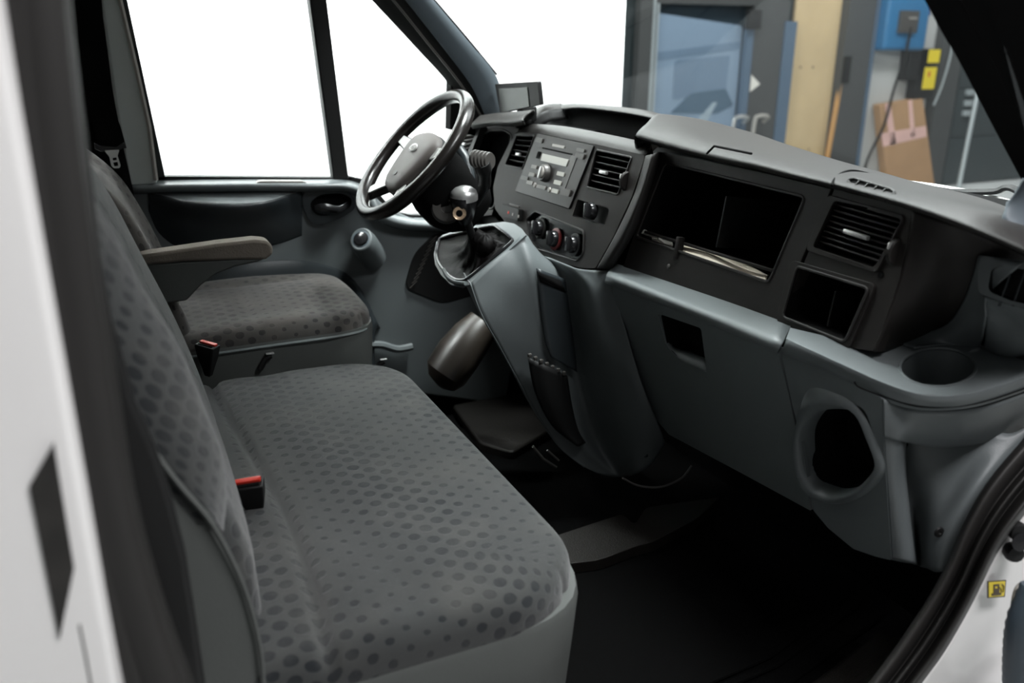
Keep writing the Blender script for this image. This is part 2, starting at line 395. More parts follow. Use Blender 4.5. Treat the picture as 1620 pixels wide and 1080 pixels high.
obj('label_sticker', box(B(), (9.12, WY-.163, .985), (.19, .006, .15)), YELLOW, sw)
obj('label_sticker', box(B(), (9.10, WY-.163, .735), (.20, .006, .25)), YELLOW, sw)
obj('warning_mark', box(B(), (9.08, WY-.167, .78), (.03, .004, .06)), RED, sw)
cb = empty('cardboard_box', (9.1, WY-.25, GZ), 'flat brown cardboard box with pink tape leaning under the switch box', 'box')
q = [at(a, b, 'y', WY-.16) for a, b in ((1392, 166), (1460, 155), (1479, 296), (1404, 296))]
bm = B(); loft(bm, [[(p.x, p.y, p.z) for p in q], [(p.x+.02, p.y+.13, p.z) for p in q]]); obj('carton', bm, CARD, cb, bevel=.006)
def tape(a, b, c, d):
    qq = [at(x, y, 'y', WY-.162) for x, y in (a, b, c, d)]
    bm = B(); loft(bm, [[p for p in qq], [p+V((0, .004, 0)) for p in qq]]); obj('tape', bm, TAPE, cb)
tape((1394, 211), (1465, 199), (1466, 216), (1397, 232)); tape((1400, 164), (1409, 163), (1418, 228), (1408, 230)); tape((1437, 159), (1443, 158), (1448, 216), (1441, 217))
tag(obj('steel_pipe', tube(B(), [(9.83, WY-.35, 2.6), (9.69, WY-.35, GZ)], .028, 10), STEEL), 'thin pale steel pipe standing beside the dark sectional garage door', 'pipe')
tag(obj('hanging_cord', tube(B(), crpath([(9.32, WY-.2, 2.4), (9.36, WY-.2, 1.2), (9.30, WY-.2, .7), (9.2, WY-.2, .42)], 6), .012, 6), STEEL), 'thin grey cord hanging beside the steel pipe', 'cord')
sd = empty('door_1', (11.4, WY, GZ), kind='structure')
for i in range(5):
    obj('door_section', box(B(), (11.5, WY-.02, GZ+.32+i*.6), (3.5, .08, .59), None, .004), DGREY, sd)
obj('door_threshold', box(B(), (11.4, WY-.55, GZ+.004), (3.6, 1.0, .008)), WALLW, sd)
bm = B()
for z in (.55, .42, .30): box(bm, (9.95, WY-.09, z), (.14, .05, .07), None, .01)
obj('hinge_bracket', bm, STEEL, sd)

# ------------------------------------------------------------------ van shell
tag(obj('ceiling', patch([[(-.45, .55, 1.52), (.2, .62, 1.56), (.78, .66, 1.56)], [(-.45, 1.6, 1.60), (.2, 1.6, 1.64), (.88, 1.6, 1.62)], [(-.45, 2.55, 1.52), (.2, 2.5, 1.56), (.78, 2.46, 1.56)]]), BEIGE, solid=.02), kind='structure')
tag(obj('wall_rear', box(B(), (-.47, 1.55, .75), (.04, 2.1, 1.7)), MATT), kind='structure')
# bonnet and cowl outside the windscreen
tag(obj('bonnet', patch([[(1.50, .84, .835), (1.62, 1.25, .84), (1.66, 1.6, .82), (1.62, 2.0, .80), (1.5, 2.4, .78)], [(1.70, .84, .80), (1.78, 1.25, .79), (1.82, 1.6, .76), (1.78, 2.0, .75), (1.7, 2.4, .74)], [(2.1, .84, .62), (2.2, 1.25, .60), (2.25, 1.6, .58), (2.2, 2.0, .58), (2.1, 2.4, .58)], [(2.3, .9, .2), (2.4, 1.25, .2), (2.45, 1.6, .2), (2.4, 2.0, .2), (2.3, 2.3, .2)], [(2.3, .9, -.4), (2.4, 1.25, -.4), (2.45, 1.6, -.4), (2.4, 2.0, -.4), (2.3, 2.3, -.4)]]), BONNET, solid=.02), "white bonnet of the van beyond the windscreen", 'bonnet')
wp = empty('windscreen_wiper', (1.65, 1.3, .86), 'black windscreen wiper resting at the foot of the windscreen', 'wiper')
W_ = lambda x, y, X=1.60: at(x, y, 'x', X)
obj('arm', tube(B(), crpath([W_(1440, 300), W_(1500, 303), W_(1570, 303), W_(1590, 297), W_(1602, 298), W_(1616, 306)], 5), .007, 6), BLACK, wp)
obj('blade', tube(B(), [W_(1462, 296), W_(1530, 307), W_(1612, 328)], .006, 6), MATT, wp)
# windscreen
sc_ = patch([[(.62, .74, 1.56), (.74, 1.1, 1.57), (.80, 1.6, 1.58), (.74, 2.1, 1.57), (.62, 2.46, 1.56)],
             [(.92, .75, 1.24), (1.05, 1.1, 1.25), (1.12, 1.6, 1.26), (1.05, 2.1, 1.25), (.92, 2.43, 1.24)],
             [(1.24, .78, .90), (1.42, 1.1, .88), (1.50, 1.6, .87), (1.42, 2.1, .88), (1.24, 2.41, .90)]])
tag(obj('window_1', sc_, WIND), kind='structure')
# far A-pillar
def strip_xz(pts_a, pts_b, ya, yb, th, bm=None):
    """pillar band between two pixel lines: edge a on plane y=ya, edge b on plane y=yb, with thickness"""
    A = [at(p[0], p[1], 'y', ya) for p in pts_a]; C = [at(p[0], p[1], 'y', yb) for p in pts_b]
    A = [A[0]+(A[0]-A[1])*1.2]+A; C = [C[0]+(C[0]-C[1])*1.2]+C
    mid = [(a+c)/2+V((0, -th*.4, 0)) for a, c in zip(A, C)]
    back = [(a+c)/2+V((0, th, 0)) for a, c in zip(A, C)]
    return loft(bm or B(), [[a, m_, c, b_] for a, m_, c, b_ in zip(crpath(A, 4), crpath(mid, 4), crpath(C, 4), crpath(back, 4))])
ap = empty('trim_1', (1.0, 2.42, .93), kind='structure')
obj('pillar_cover', strip_xz([(641, 0), (700, 75), (745, 135), (768, 185)], [(686, 0), (738, 62), (785, 120), (806, 185)], 2.39, 2.36, .05), PILL, ap, angle=70)
obj('pillar_seal', strip_xz([(588, 0), (655, 72), (712, 136), (738, 190)], [(646, 0), (702, 74), (748, 138), (772, 190)], 2.44, 2.40, .03), BLACK, ap)
obj('seal_lip', tube(B(), crpath([at(x, y, 'y', 2.395) for x, y in ((600, -20), (622, 0), (680, 72), (728, 132), (765, 190))], 4), .0035, 6), BTND, ap)
obj('glass_edge', tube(B(), crpath([at(x, y, 'y', 2.37) for x, y in ((660, -30), (687, 0), (740, 62), (786, 118))], 4), .003, 6), BLACK, ap)
# near A-pillar
na = empty('trim_2', (1.1, .78, 1.0), kind='structure')
A = [V((.62, .78, 1.52)), at(1519, 0, 'y', .78), at(1570, 95, 'y', .78), at(1624, 205, 'y', .785), V((1.24, .79, .93)), V((1.33, .79, .84))]
D_ = V((.082, -.01, .05))
obj('pillar_cover', loft(B(), [[a, a+D_*.5+V((0, -.03, 0)), a+D_, a+D_+V((0.02, .05, .01)), a+V((.0, .05, 0))] for a in crpath(A, 4)]), MATT, na)
obj('pillar_skin', loft(B(), [[a+D_*1.02, a+D_*1.5+V((0, -.02, 0)), a+D_*2.2, a+D_*1.6+V((0, .04, 0))] for a in crpath(A, 4)]), TRIMG, na)
obj('corner_cover', patch([[at(1622, 285, 'y', .78), at(1608, 305, 'y', .79), at(1592, 320, 'y', .80)], [at(1660, 300, 'y', .775), at(1630, 330, 'y', .78), at(1588, 345, 'y', .79)], [at(1680, 360, 'y', .77), at(1640, 362, 'y', .77), at(1600, 356, 'y', .78)]]), PILL, na, solid=.006)
# far B-pillar trim
bp_ = empty('trim_6', (.08, 2.45, .79), kind='structure')
q = [(150, -120), (170, -120), (190, 0), (216, 110), (236, 200), (250, 290), (205, 296), (180, 150), (160, 0)]
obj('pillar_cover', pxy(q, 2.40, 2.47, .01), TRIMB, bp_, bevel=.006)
obj('pillar_edge', tube(B(), [at(x, y, 'y', 2.395) for x, y in ((168, -110), (190, 0), (216, 110), (236, 200), (247, 285))], .006, 6), BEIGE, bp_)
obj('pillar_back', pxy([(60, -150), (150, -120), (168, 0), (205, 200), (222, 320), (150, 330), (60, 250)], 2.47, 2.50), MATT, bp_)

# ------------------------------------------------------------------ driver's door
dr = empty('van_door', (.5, 2.46, 0), "closed driver's door with blue grey lining and clear window", 'door')
DY = 2.43
FD = Frame((0, DY, 0), (1, 0, 0), (0, 0, 1))
def dpt(x, y, yy=DY): return at(x, y, 'y', yy)
obj('lining', pxy([(150, 292), (205, 290), (480, 288), (552, 288), (585, 305), (615, 330), (650, 345), (780, 348), (840, 420), (800, 640), (640, 620), (560, 610), (330, 640), (150, 600)], DY, DY+.05), GREY, dr, bevel=.006)
# rounded belt ledge
led = [(205, 288), (300, 286), (400, 285), (500, 285), (550, 286), (585, 301), (607, 330), (645, 344), (700, 348), (775, 352)]
def lrow(dx, dy, yy): return [dpt(x+(dx if i > 4 else 0), y+dy, yy) for i, (x, y) in enumerate(led)]
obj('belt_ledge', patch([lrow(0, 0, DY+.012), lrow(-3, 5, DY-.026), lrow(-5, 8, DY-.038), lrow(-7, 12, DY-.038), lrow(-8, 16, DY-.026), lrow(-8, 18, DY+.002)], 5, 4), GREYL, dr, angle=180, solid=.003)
obj('lock_slot', pxy([(405, 289), (412, 286.5), (478, 286.5), (486, 289), (478, 291.5), (412, 291.5)], DY-.032, DY-.006, .002), BTN, dr)
# scooped upper insert: lit lip painted in paler grey, underside turns back in
cols_ = [(237, 303, 306, 322, 335), (252, 303, 309, 345, 368), (285, 303, 318, 368, 392), (330, 303, 323, 385, 402), (380, 302, 324, 380, 399), (420, 301, 320, 370, 390), (450, 300, 311, 362, 382), (477, 300, 303, 352, 372)]
dep_ = [0, .02, .055, .075, .075, .062, .03, .004]
rows_ = [[dpt(c[0], c[1], DY-.004) for c in cols_], [dpt(c[0], (c[1]+c[2])/2, DY-.004-k*.55) for c, k in zip(cols_, dep_)], [dpt(c[0], c[2], DY-.004-k) for c, k in zip(cols_, dep_)],
         [dpt(c[0], c[2]+6, DY-.005-k) for c, k in zip(cols_, dep_)], [dpt(c[0], (c[2]+c[3])/2, DY-.004-k*.6) for c, k in zip(cols_, dep_)], [dpt(c[0], c[3], DY-.004-k*.25) for c, k in zip(cols_, dep_)], [dpt(c[0], c[4], DY+.004) for c in cols_]]
obj('upper_insert', patch(rows_[2:], 5, 4), GREYD, dr, angle=180, solid=.004)
obj('insert_lip_lit', patch(rows_[:3], 5, 4), GREYL, dr, angle=180, solid=.003)
hp = obj('handle_surround', FD.plate(FD.P([(480, 301), (545, 300), (562, 312), (563, 330), (540, 345), (505, 358), (490, 352), (478, 325)], .02, .012), [FD.P([(488, 322), (505, 308), (540, 305), (557, 314), (555, 328), (530, 340), (500, 342)], .02, .012)], .016, .012), GREYD, dr, bevel=.003)
obj('handle_recess', FD.pocket(FD.P([(488, 322), (505, 308), (540, 305), (557, 314), (555, 328), (530, 340), (500, 342)], .02, .010), .004, .008), MATT, dr)
obj('door_handle', patch([[dpt(497, 325, DY-.02), dpt(512, 322, DY-.03), dpt(535, 326, DY-.03), dpt(549, 318, DY-.02)], [dpt(497, 331, DY-.02), dpt(512, 330, DY-.034), dpt(537, 334, DY-.034), dpt(551, 325, DY-.02)], [dpt(500, 335, DY-.014), dpt(512, 338, DY-.02), dpt(530, 338, DY-.02), dpt(545, 331, DY-.014)]]), GLOSS, hp, solid=.004)
# mirror switch pod
p0_, p1_ = dpt(571, 378, DY-.075), dpt(590, 404, DY)
pax = (p1_-p0_); pn = pax.normalized(); pX = pn.cross(V((0, 0, 1))).normalized(); pY = pn.cross(pX)
def pring(t, rx, ry): return [p0_+pax*t+(pX*math.cos(2*PI*k/28)*rx+pY*math.sin(2*PI*k/28)*ry) for k in range(28)]
pod = obj('mirror_switch_pod', loft(B(), [pring(0.06, .016, .019), pring(0, .025, .028), pring(-.01, .029, .033), pring(.05, .033, .037), pring(.35, .037, .041), pring(.8, .036, .042), pring(1.1, .037, .043)]), GREY, dr, angle=80)
kx = p0_
obj('mirror_switch', lathe(B(), kx, -pn, [(.021, -.008), (.022, .002), (.019, .006), (.008, .009), (.001, .010)], 20), GLOSS, pod)
obj('switch_ring', lathe(B(), kx, -pn, [(.0225, -.006), (.0255, -.006), (.0262, .001), (.0228, .0015)], 20), PILL, pod)
# loudspeaker grille: slanted slots
grl = obj('speaker_grille', pxy([(655, 402), (690, 368), (760, 368), (770, 460), (700, 480), (640, 455)], DY-.006, DY, .03), BLACK, dr)
for i in range(11):
    a = dpt(654+i*3.2, 450-i*7.2, DY-.010)
    obj('slat', box(B(), a, (.030, .004, .0018), Matrix.Rotation(-.70, 3, 'Y')), BTND, grl)
# lower pocket and skirt
obj('door_pocket', patch([[dpt(300, 455, DY-.0), dpt(360, 432, DY-.0), (dpt(440, 422, DY)), dpt(505, 425, DY), dpt(560, 445, DY), dpt(600, 520, DY-.0)],
                          [dpt(300, 470, DY-.03), dpt(360, 440, DY-.05), dpt(440, 428, DY-.05), dpt(505, 434, DY-.05), dpt(555, 460, DY-.04), dpt(592, 530, DY-.02)],
                          [dpt(300, 600, DY-.03), dpt(360, 600, DY-.05), dpt(440, 600, DY-.05), dpt(505, 600, DY-.05), dpt(555, 600, DY-.04), dpt(592, 600, DY-.02)]]), GREYD, dr, solid=.004)
obj('bottom_trim', tube(B(), crpath([dpt(560, 548, DY-.02), dpt(600, 545, DY-.02), dpt(628, 552, DY-.02), dpt(652, 548, DY-.02)], 5), .012, 8), GREY, dr)
# window frame bars and panes
PY = 2.455
fr = B()
pxy([(166, -120), (186, -120), (201, 0), (262, 283), (250, 288), (188, 0)], PY-.012, PY+.02, 0, fr)
pxy([(246, 281), (266, 279), (528, 281), (556, 281), (556, 288), (246, 288)], PY-.012, PY+.02, 0, fr)
pxy([(552, 279), (575, 284), (603, 310), (625, 335), (650, 340), (775, 343), (775, 350), (648, 347), (612, 338), (590, 312), (570, 292), (552, 288)], PY-.012, PY+.02, 0, fr)
obj('window_frame', fr, BLACK, dr)
obj('window_divider', pxy([(482, -60), (508, -60), (517, 0), (552, 284), (528, 284), (490, 0)], PY-.022, PY+.02), BLACK, dr, bevel=.004)
obj('window_pane', pxy([(166, -120), (470, -120), (490, 0), (528, 284), (262, 284), (190, 0)], PY+.004, PY+.008), CLEAR, dr)
obj('quarter_pane', pxy([(517, 0), (505, -90), (560, -30), (722, 142), (776, 230), (776, 346), (650, 344), (600, 312), (573, 286), (552, 284)], PY+.004, PY+.008), CLEAR, dr)
obj('mirror_base', pxy([(714, 120), (735, 150), (752, 190), (752, 215), (712, 205)], PY-.02, PY+.02), MATT, dr)

# ------------------------------------------------------------------ cab floor and mats
tag(obj('cab_floor', box(B(), (.50, 1.60, -.04), (2.2, 1.82, .06)), MATT), kind='structure')
tag(obj('wall_front', box(box(B(), (1.46, 1.6, .36), (.04, 1.66, .84)), (1.38, 2.32, .33), (.26, .34, .80)), MATT), kind='structure')
tag(obj('wall_side', box(box(B(), (.45, 2.49, .12), (2.1, .03, .36)), (1.28, 2.49, .45), (.46, .03, .85)), MATT), kind='structure')
fm = tag(obj('rubber_floor_mat', box(B(), (.60, 1.55, -.002), (1.3, 1.50, .012), None, .004), MAT), 'black rubber floor mat across the footwell', 'floor mat')
def slab(pts, z, h, mt, name, par=None, r=.02, bev=.006):
    q = [at(a, b, 'z', z) for a, b in pts]; q2 = rpoly([V((p.x, p.y)) for p in q], r)
    bm = B(); loft(bm, [[(p.x, p.y, z-h) for p in q2], [(p.x, p.y, z) for p in q2]])
    return obj(name, bm, mt, par, bevel=bev)
slab([(870, 850), (985, 812), (1004, 830), (1022, 802), (1140, 786), (1100, 822), (1030, 858), (1010, 862), (950, 885), (896, 892)], .03, .03, MATL, 'raised_tread', fm)
slab([(715, 640), (850, 615), (870, 680), (810, 715), (760, 700)], .03, .03, MATL, 'raised_tread', fm)
bm = B()
for i in range(9): box(bm, (.10+i*.022, 1.02+.0*i, .006), (.006, .30, .004))
obj('mat_ribs', bm, MAT, fm)
# entry step trim with its ridges, between the mat and the door seal
st = empty('sill_trim', (1.0, .86, 0), 'grained black plastic sill trim along the open passenger doorway', 'sill trim')
obj('cover', patch([[(.2, .92, .006), (.6, .92, .006), (1.0, .95, .006), (1.3, 1.02, .006)], [(.2, .86, .012), (.6, .86, .014), (1.0, .88, .02), (1.3, .93, .06)], [(.2, .78, .03), (.6, .76, .05), (.95, .76, .12), (1.2, .78, .30)], [(.2, .72, .03), (.6, .72, .05), (.95, .725, .12), (1.2, .73, .30)]]), MATL, st, solid=.006)
bm = B()
for off in (0, .045, .07): tube(bm, [(.75, .965+off, .010), (1.05, .985+off, .010), (1.36, 1.06+off*1.2, .010)], .004, 6)
obj('ridge', bm, MAT, st)

# ------------------------------------------------------------------ seats
def cushion(x0, x1, y0, y1, z0, z1, rplan, redge, disp=None, nx=26, ny=44, nz=6, M=None, bm=None):
    """soft padded block; UV in metres wraps over the edges. disp(x, y) adds height to the top"""
    bm = bm or B(); uvl = bm.loops.layers.uv.get('UVMap') or bm.loops.layers.uv.new('UVMap')
    hx, hy, hz = (x1-x0)/2, (y1-y0)/2, (z1-z0)/2; c = V(((x0+x1)/2, (y0+y1)/2, (z0+z1)/2)); store = {}
    def vert(i, j, k):
        key = (i, j, k)
        if key in store: return store[key]
        p = V((-hx+2*hx*i/nx, -hy+2*hy*j/ny, -hz+2*hz*k/nz))
        q = V((max(-hx+redge, min(hx-redge, p.x)), max(-hy+redge, min(hy-redge, p.y)), max(-hz+redge*.6, min(hz-redge, p.z))))
        d = p-q
        if d.length > 1e-9:
            mx = max(abs(d.x), abs(d.y), abs(d.z)); s = d*(mx/d.length)
            p2 = q+s
        else: p2 = p.copy()
        # plan rounding
        a = V((p2.x, p2.y)); b = V((max(-hx+rplan, min(hx-rplan, a.x)), max(-hy+rplan, min(hy-rplan, a.y)))); e = a-b
        if e.x > 0 and abs(e.y) > 0 and e.length > 1e-9: a = b+e*(max(abs(e.x), abs(e.y))/e.length)
        z = p2.z
        top = max(0, min(1, (z+hz)/(2*hz)))
        if disp: z += disp((a.x/hx+1)/2, (a.y/hy+1)/2)*top
        drop = hz-p2.z
        u = p2.y+c.y+(math.copysign(drop, p.y) if abs(p.y) > hy-1e-6 else 0); v = p2.x+c.x+(math.copysign(drop, p.x) if abs(p.x) > hx-1e-6 else 0)
        w_ = V((a.x, a.y, z))+c
        vv = bm.verts.new(M @ w_ if M else w_); store[key] = (vv, (u, v)); return store[key]
    def quad(*ks):
        vs = [vert(*k) for k in ks]
        try: f = bm.faces.new([v[0] for v in vs])
        except ValueError: return
        for l, v in zip(f.loops, vs): l[uvl].uv = v[1]
    for i in range(nx):
        for j in range(ny):
            quad((i, j, nz), (i+1, j, nz), (i+1, j+1, nz), (i, j+1, nz)); quad((i, j, 0), (i, j+1, 0), (i+1, j+1, 0), (i+1, j, 0))
    for i in range(nx):
        for k in range(nz):
            quad((i, 0, k), (i+1, 0, k), (i+1, 0, k+1), (i, 0, k+1)); quad((i, ny, k), (i, ny, k+1), (i+1, ny, k+1), (i+1, ny, k))
    for j in range(ny):
        for k in range(nz):
            quad((nx, j, k), (nx, j+1, k), (nx, j+1, k+1), (nx, j, k+1)); quad((0, j, k), (0, j, k+1), (0, j+1, k+1), (0, j+1, k))
    for _ in range(2): bmesh.ops.smooth_vert(bm, verts=bm.verts, factor=.5, use_axis_x=True, use_axis_y=True, use_axis_z=True)
    return bm
def g(x, c, s): return math.exp(-((x-c)/s)**2)
def bench_top(u, v):
    h = .014*math.sin(PI*min(1, max(0, u)))**.6*(math.sin(PI*min(1, max(0, v)))**.4)
    h -= .024*g(u, .21+.035*math.sin(v*5), .013)
    h -= .004*g(v, .5, .25)*g(u, .6, .3)
    h += .0025*math.sin(u*21+v*9)*g(u, .35, .2)
    return h
def back_M(x, y0, z, ang): return Matrix.Translation((x, 0, z)) @ Matrix.Rotation(-ang, 4, 'Y')
bs = empty('passenger_bench', (.30, 1.37, 0), 'two-person bench seat in grey dotted cloth beside the open door', 'seat')
obj('seat_cushion', cushion(.060, .570, .885, 1.905, .365, .432, .165, .030, bench_top, 64, 80, 7), FAB, bs, angle=180)
def skirt(x0, x1, y0, y1, z0, z1, r, lip):
    pts = rpoly([V((x0, y0)), V((x1, y0)), V((x1, y1)), V((x0, y1))], [.02, r, r, .02], 8)
    c = V(((x0+x1)/2, (y0+y1)/2)); bm = B(); secs = []
    for k, z in ((lip, z1), (1, z1-.012), (.985, (z0+z1)/2), (.965, z0)): secs.append([(c.x+(p.x-c.x)*k, c.y+(p.y-c.y)*k, z) for p in pts])
    loft(bm, secs[::-1]); return bm
obj('seat_skirt', skirt(.06, .573, .882, 1.907, .20, .388, .165, .992), VINYL, bs, angle=50)
obj('seat_base', box(B(), (.30, 1.39, .10), (.36, .90, .20), None, .01), MATT, bs)
T = Matrix.Translation
def back(name, xb, zb, y0, y1, H, thick, ang, mt, par, disp, r=.06):
    # local: z of the cushion block -> forward; x -> up the backrest
    M = Matrix.Translation((xb, 0, zb)) @ Matrix.Rotation(-ang, 4, 'Y') @ Matrix(((0, 0, 1, 0), (0, 1, 0, 0), (1, 0, 0, 0), (0, 0, 0, 1)))
    bm = cushion(0, H, y0, y1, -thick, 0, .06, r, disp, 34, 50, 5, M)
    return obj(name, bm, mt, par, angle=180)
def bench_back(u, v):
    return -.035*(max(0, u-.6)/.25)**2 - .03*max(0, (.20-u)/.20) + .012*abs(math.sin(PI*min(1, max(0, v))))**.5 - .007*g(v, .5, .012) + .012*g(u, .30, .22) - .006*g(v, .06, .012)
back('backrest', .137, .36, .985, 1.885, .78, .14, .272, FABB, bs, bench_back, .035)
# plain vinyl side of the backrest, running down past the cushion
S_ = [(.10, .28), (.0, .28), (-.06, .42), (-.10, .60), (-.17, .80), (-.26, 1.10), (-.19, 1.12), (-.11, 1.00), (-.055, .88), (-.007, .777), (.028, .695), (.054, .644), (.078, .558), (.088, .475), (.087, .419), (.085, .33)]
obj('backrest_side', prism_y([tuple(v) for v in rpoly([V(p) for p in S_], .02)], .895, .935), VINYL, bs, bevel=.010)
pip = [Yp(*q, .893) for q in ((120, 470), (165, 560), (217, 670), (260, 735), (289, 772), (337, 830), (372, 900))]
edgA = [Yp(*q, .945) for q in ((147, 317), (183, 380), (220, 453), (253, 507), (280, 553), (298, 592), (327, 665), (350, 721), (358, 775), (357, 813), (352, 842))]
def resample(P, n):
    P = crpath(P, 6); L = [0]
    for a, b in zip(P, P[1:]): L.append(L[-1]+(b-a).length)
    out = []
    for k in range(n):
        t = L[-1]*k/(n-1); i = 0
        while i < len(L)-2 and L[i+1] < t: i += 1
        out.append(P[i].lerp(P[i+1], (t-L[i])/max(1e-9, L[i+1]-L[i])))
    return out
pp_, aa_ = resample([Yp(70, 250, .893), Yp(90, 380, .893)]+pip[:-1], 40), resample(edgA, 40)
bmb = B(); uvb = bmb.loops.layers.uv.new('UVMap')
cols4 = []
for a, b in zip(pp_, aa_):
    c = b+V((-.004, .03, 0)); d_ = b+V((-.045, .075, -.004)); m1 = a.lerp(b, .5)+V((.004, -.012, 0)); m0 = a+V((-.05, .01, 0))
    cols4.append(crpath([m0, a, m1, b, c, d_], 4))
vv = [[bmb.verts.new(p) for p in r_] for r_ in cols4]
for i in range(len(vv)-1):
    for j in range(len(vv[0])-1):
        f = bmb.faces.new((vv[i][j], vv[i+1][j], vv[i+1][j+1], vv[i][j+1]))
        for l, (ii, jj) in zip(f.loops, ((i, j), (i+1, j), (i+1, j+1), (i, j+1))): l[uvb].uv = (jj*.0160, ii*.0150)
obj('side_bolster', bmb, FABB, bs, angle=180, solid=.006)
obj('piping', tube(B(), crpath([(-.19, .895, 1.12), (-.11, .893, 1.00)]+[p+V((0, -.003, 0)) for p in pip[1:-1]]+[(.078, .892, .558), (.088, .892, .475), (.087, .892, .41), (.084, .892, .33)], 4), .0035, 6), VINYL, bs)
# driver's seat
ds = empty('driver_seat', (.30, 2.17, 0), "driver's single seat in worn grey dotted cloth with fold-down armrest", 'seat')
def drv_top(u, v):
    return .020*math.sin(PI*min(1, max(0, v)))**.8 + .014*g(v, .93, .10)*g(u, .45, .40) - .008*g(v, .80, .03)*g(u, .5, .35) - .010*g(u, .42, .02)*g(v, .4, .3) + .008*g(v, .08, .09)*g(u, .5, .4)
obj('seat_cushion', cushion(.06, .545, 1.925, 2.385, .470, .524, .10, .026, drv_top, 40, 40, 7), FABD, ds, angle=180)
obj('seat_skirt', skirt(.06, .548, 1.923, 2.387, .32, .497, .10, .99), VINYL, ds, angle=50)
obj('skirt_piping', tube(B(), crpath([(.10, 1.920, .486), (.30, 1.920, .488), (.44, 1.920, .489), (.515, 1.945, .489), (.549, 2.03, .489)], 5), .0035, 6), TRIMG, ds)
obj('seat_base', box(B(), (.30, 2.17, .15), (.38, .42, .34), None, .01), MATT, ds)
def drv_back(u, v): return -min(.12, .05*(max(0, u-.46)/.22)**2)+.014*g(v, .06, .10)+.022*g(v, .94, .09)+.012*g(u, .3, .25)
back('backrest', .120, .50, 1.935, 2.375, .66, .14, .34, FABD, ds, drv_back, .04)
ar = obj('armrest', loft(B(), [[V((p[0], y, p[1])) for p in ((.02, .708), (.04, .726), (.12, .731), (.20, .736), (.27, .738), (.298, .733), (.308, .720), (.306, .702), (.29, .692), (.22, .698), (.12, .704), (.04, .704))] for y in (1.905, 1.912, 1.95, 1.957)]), FABW, ds, bevel=.006)
obj('armrest_body', prism_y([(.0, .71), (.06, .705), (.20, .70), (.295, .695), (.275, .688), (.225, .682), (.185, .670), (.150, .648), (.118, .618), (.05, .615), (.0, .62)], 1.909, 1.953), VINYL, ar, bevel=.006)
# buckles
def buckle(p, U, up, label):
    o = empty('belt_buckle', p, label, 'belt buckle', 'seat belt buckles on the seats'); U = V(U).normalized(); up = V(up).normalized(); N = U.cross(up).normalized(); up = N.cross(U).normalized(); M = axes(U, N, up); p = V(p)
    bm = B(); loft(bm, [[p+M @ V((sx*a, sy*b, z)) for sx, sy in ((-1, -1), (1, -1), (1, 1), (-1, 1))] for a, b, z in ((.007, .006, -.075), (.012, .008, -.055), (.019, .012, -.030), (.024, .0135, -.004), (.024, .0135, .0))])
    obj('housing', bm, BLACK, o, bevel=.002)
    obj('release_button', box(B(), p+M @ V((0, -.004, .0015)), (.040, .010, .006), M, .0012), RED, o)
    obj('tongue_slot', box(B(), p+M @ V((0, .007, .0005)), (.036, .004, .002), M), MATT, o)
    return o
buckle(at(392, 764, 'y', 1.275), (.92, -.30, .12), (.05, -.25, .95), 'belt buckle with red button standing in the crease of the bench')
buckle(at(328, 545, 'y', 1.885), (.7, -.7, -.12), (.10, -.15, .9), "belt buckle with red button between the bench and the driver's seat")
for (px, py, yy, zz) in ((420, 563, 1.92, 0), (600, 572, 1.98, 0)):
    p = at(px, py, 'y', yy)
    t = tube(B(), [p+V((-.015, .0, -.03)), p+V((0, 0, -.006)), p+V((.012, -.002, 0))], .007, 8)
    obj('adjust_lever', t, BLACK, ds); obj('lever_cap', box(B(), p+V((.010, -.003, .006)), (.018, .010, .003), None, .001), SILVER, ds)
# driver's belt
sb = empty('seat_belt', (.05, 2.42, .95), "black driver's seat belt with silver tongue hanging on the far pillar", 'seat belt')
def ribbon(pts, wdt, th, mt, name, par):
    bm = B(); loft(bm, [[V(p)+V((-wdt/2, 0, 0)), V(p)+V((wdt/2, 0, 0)), V(p)+V((wdt/2, th, 0)), V(p)+V((-wdt/2, th, 0))] for p in pts]); return obj(name, bm, mt, par)
bx = lambda x, y, yy=2.37: at(x, y, 'y', yy)
ribbon([bx(140, -60), bx(150, 60), bx(166, 160), bx(182, 240), bx(196, 300), bx(206, 360)], .042, .003, MATT, 'webbing', sb)
ribbon([bx(86, -60, 2.34), bx(110, 40, 2.345), bx(140, 130, 2.35), bx(170, 200, 2.36), bx(180, 235, 2.365)], .058, .003, MATT, 'webbing', sb)
bm = B(); q = [bx(x, y, 2.355) for x, y in ((149, 226), (158, 231), (184, 232), (196, 224), (199, 232), (190, 238), (160, 240), (150, 236))]
loft(bm, [q, [p+V((0, .012, 0)) for p in q]]); obj('belt_guide', bm, GLOSS, sb, bevel=.002)
FB = Frame((0, 2.350, 0), (1, 0, 0), (0, 0, 1))
obj('tongue', FB.plate(FB.P([(165, 238), (189, 237), (186, 246), (191, 262), (189, 266), (180, 266), (176, 262), (173, 248)], .003), [FB.P([(178, 250), (184, 249), (185, 253), (179, 254)], .001), FB.P([(179, 257), (186, 256), (187, 262), (181, 263)], .001)], .004), SILVER, sb)

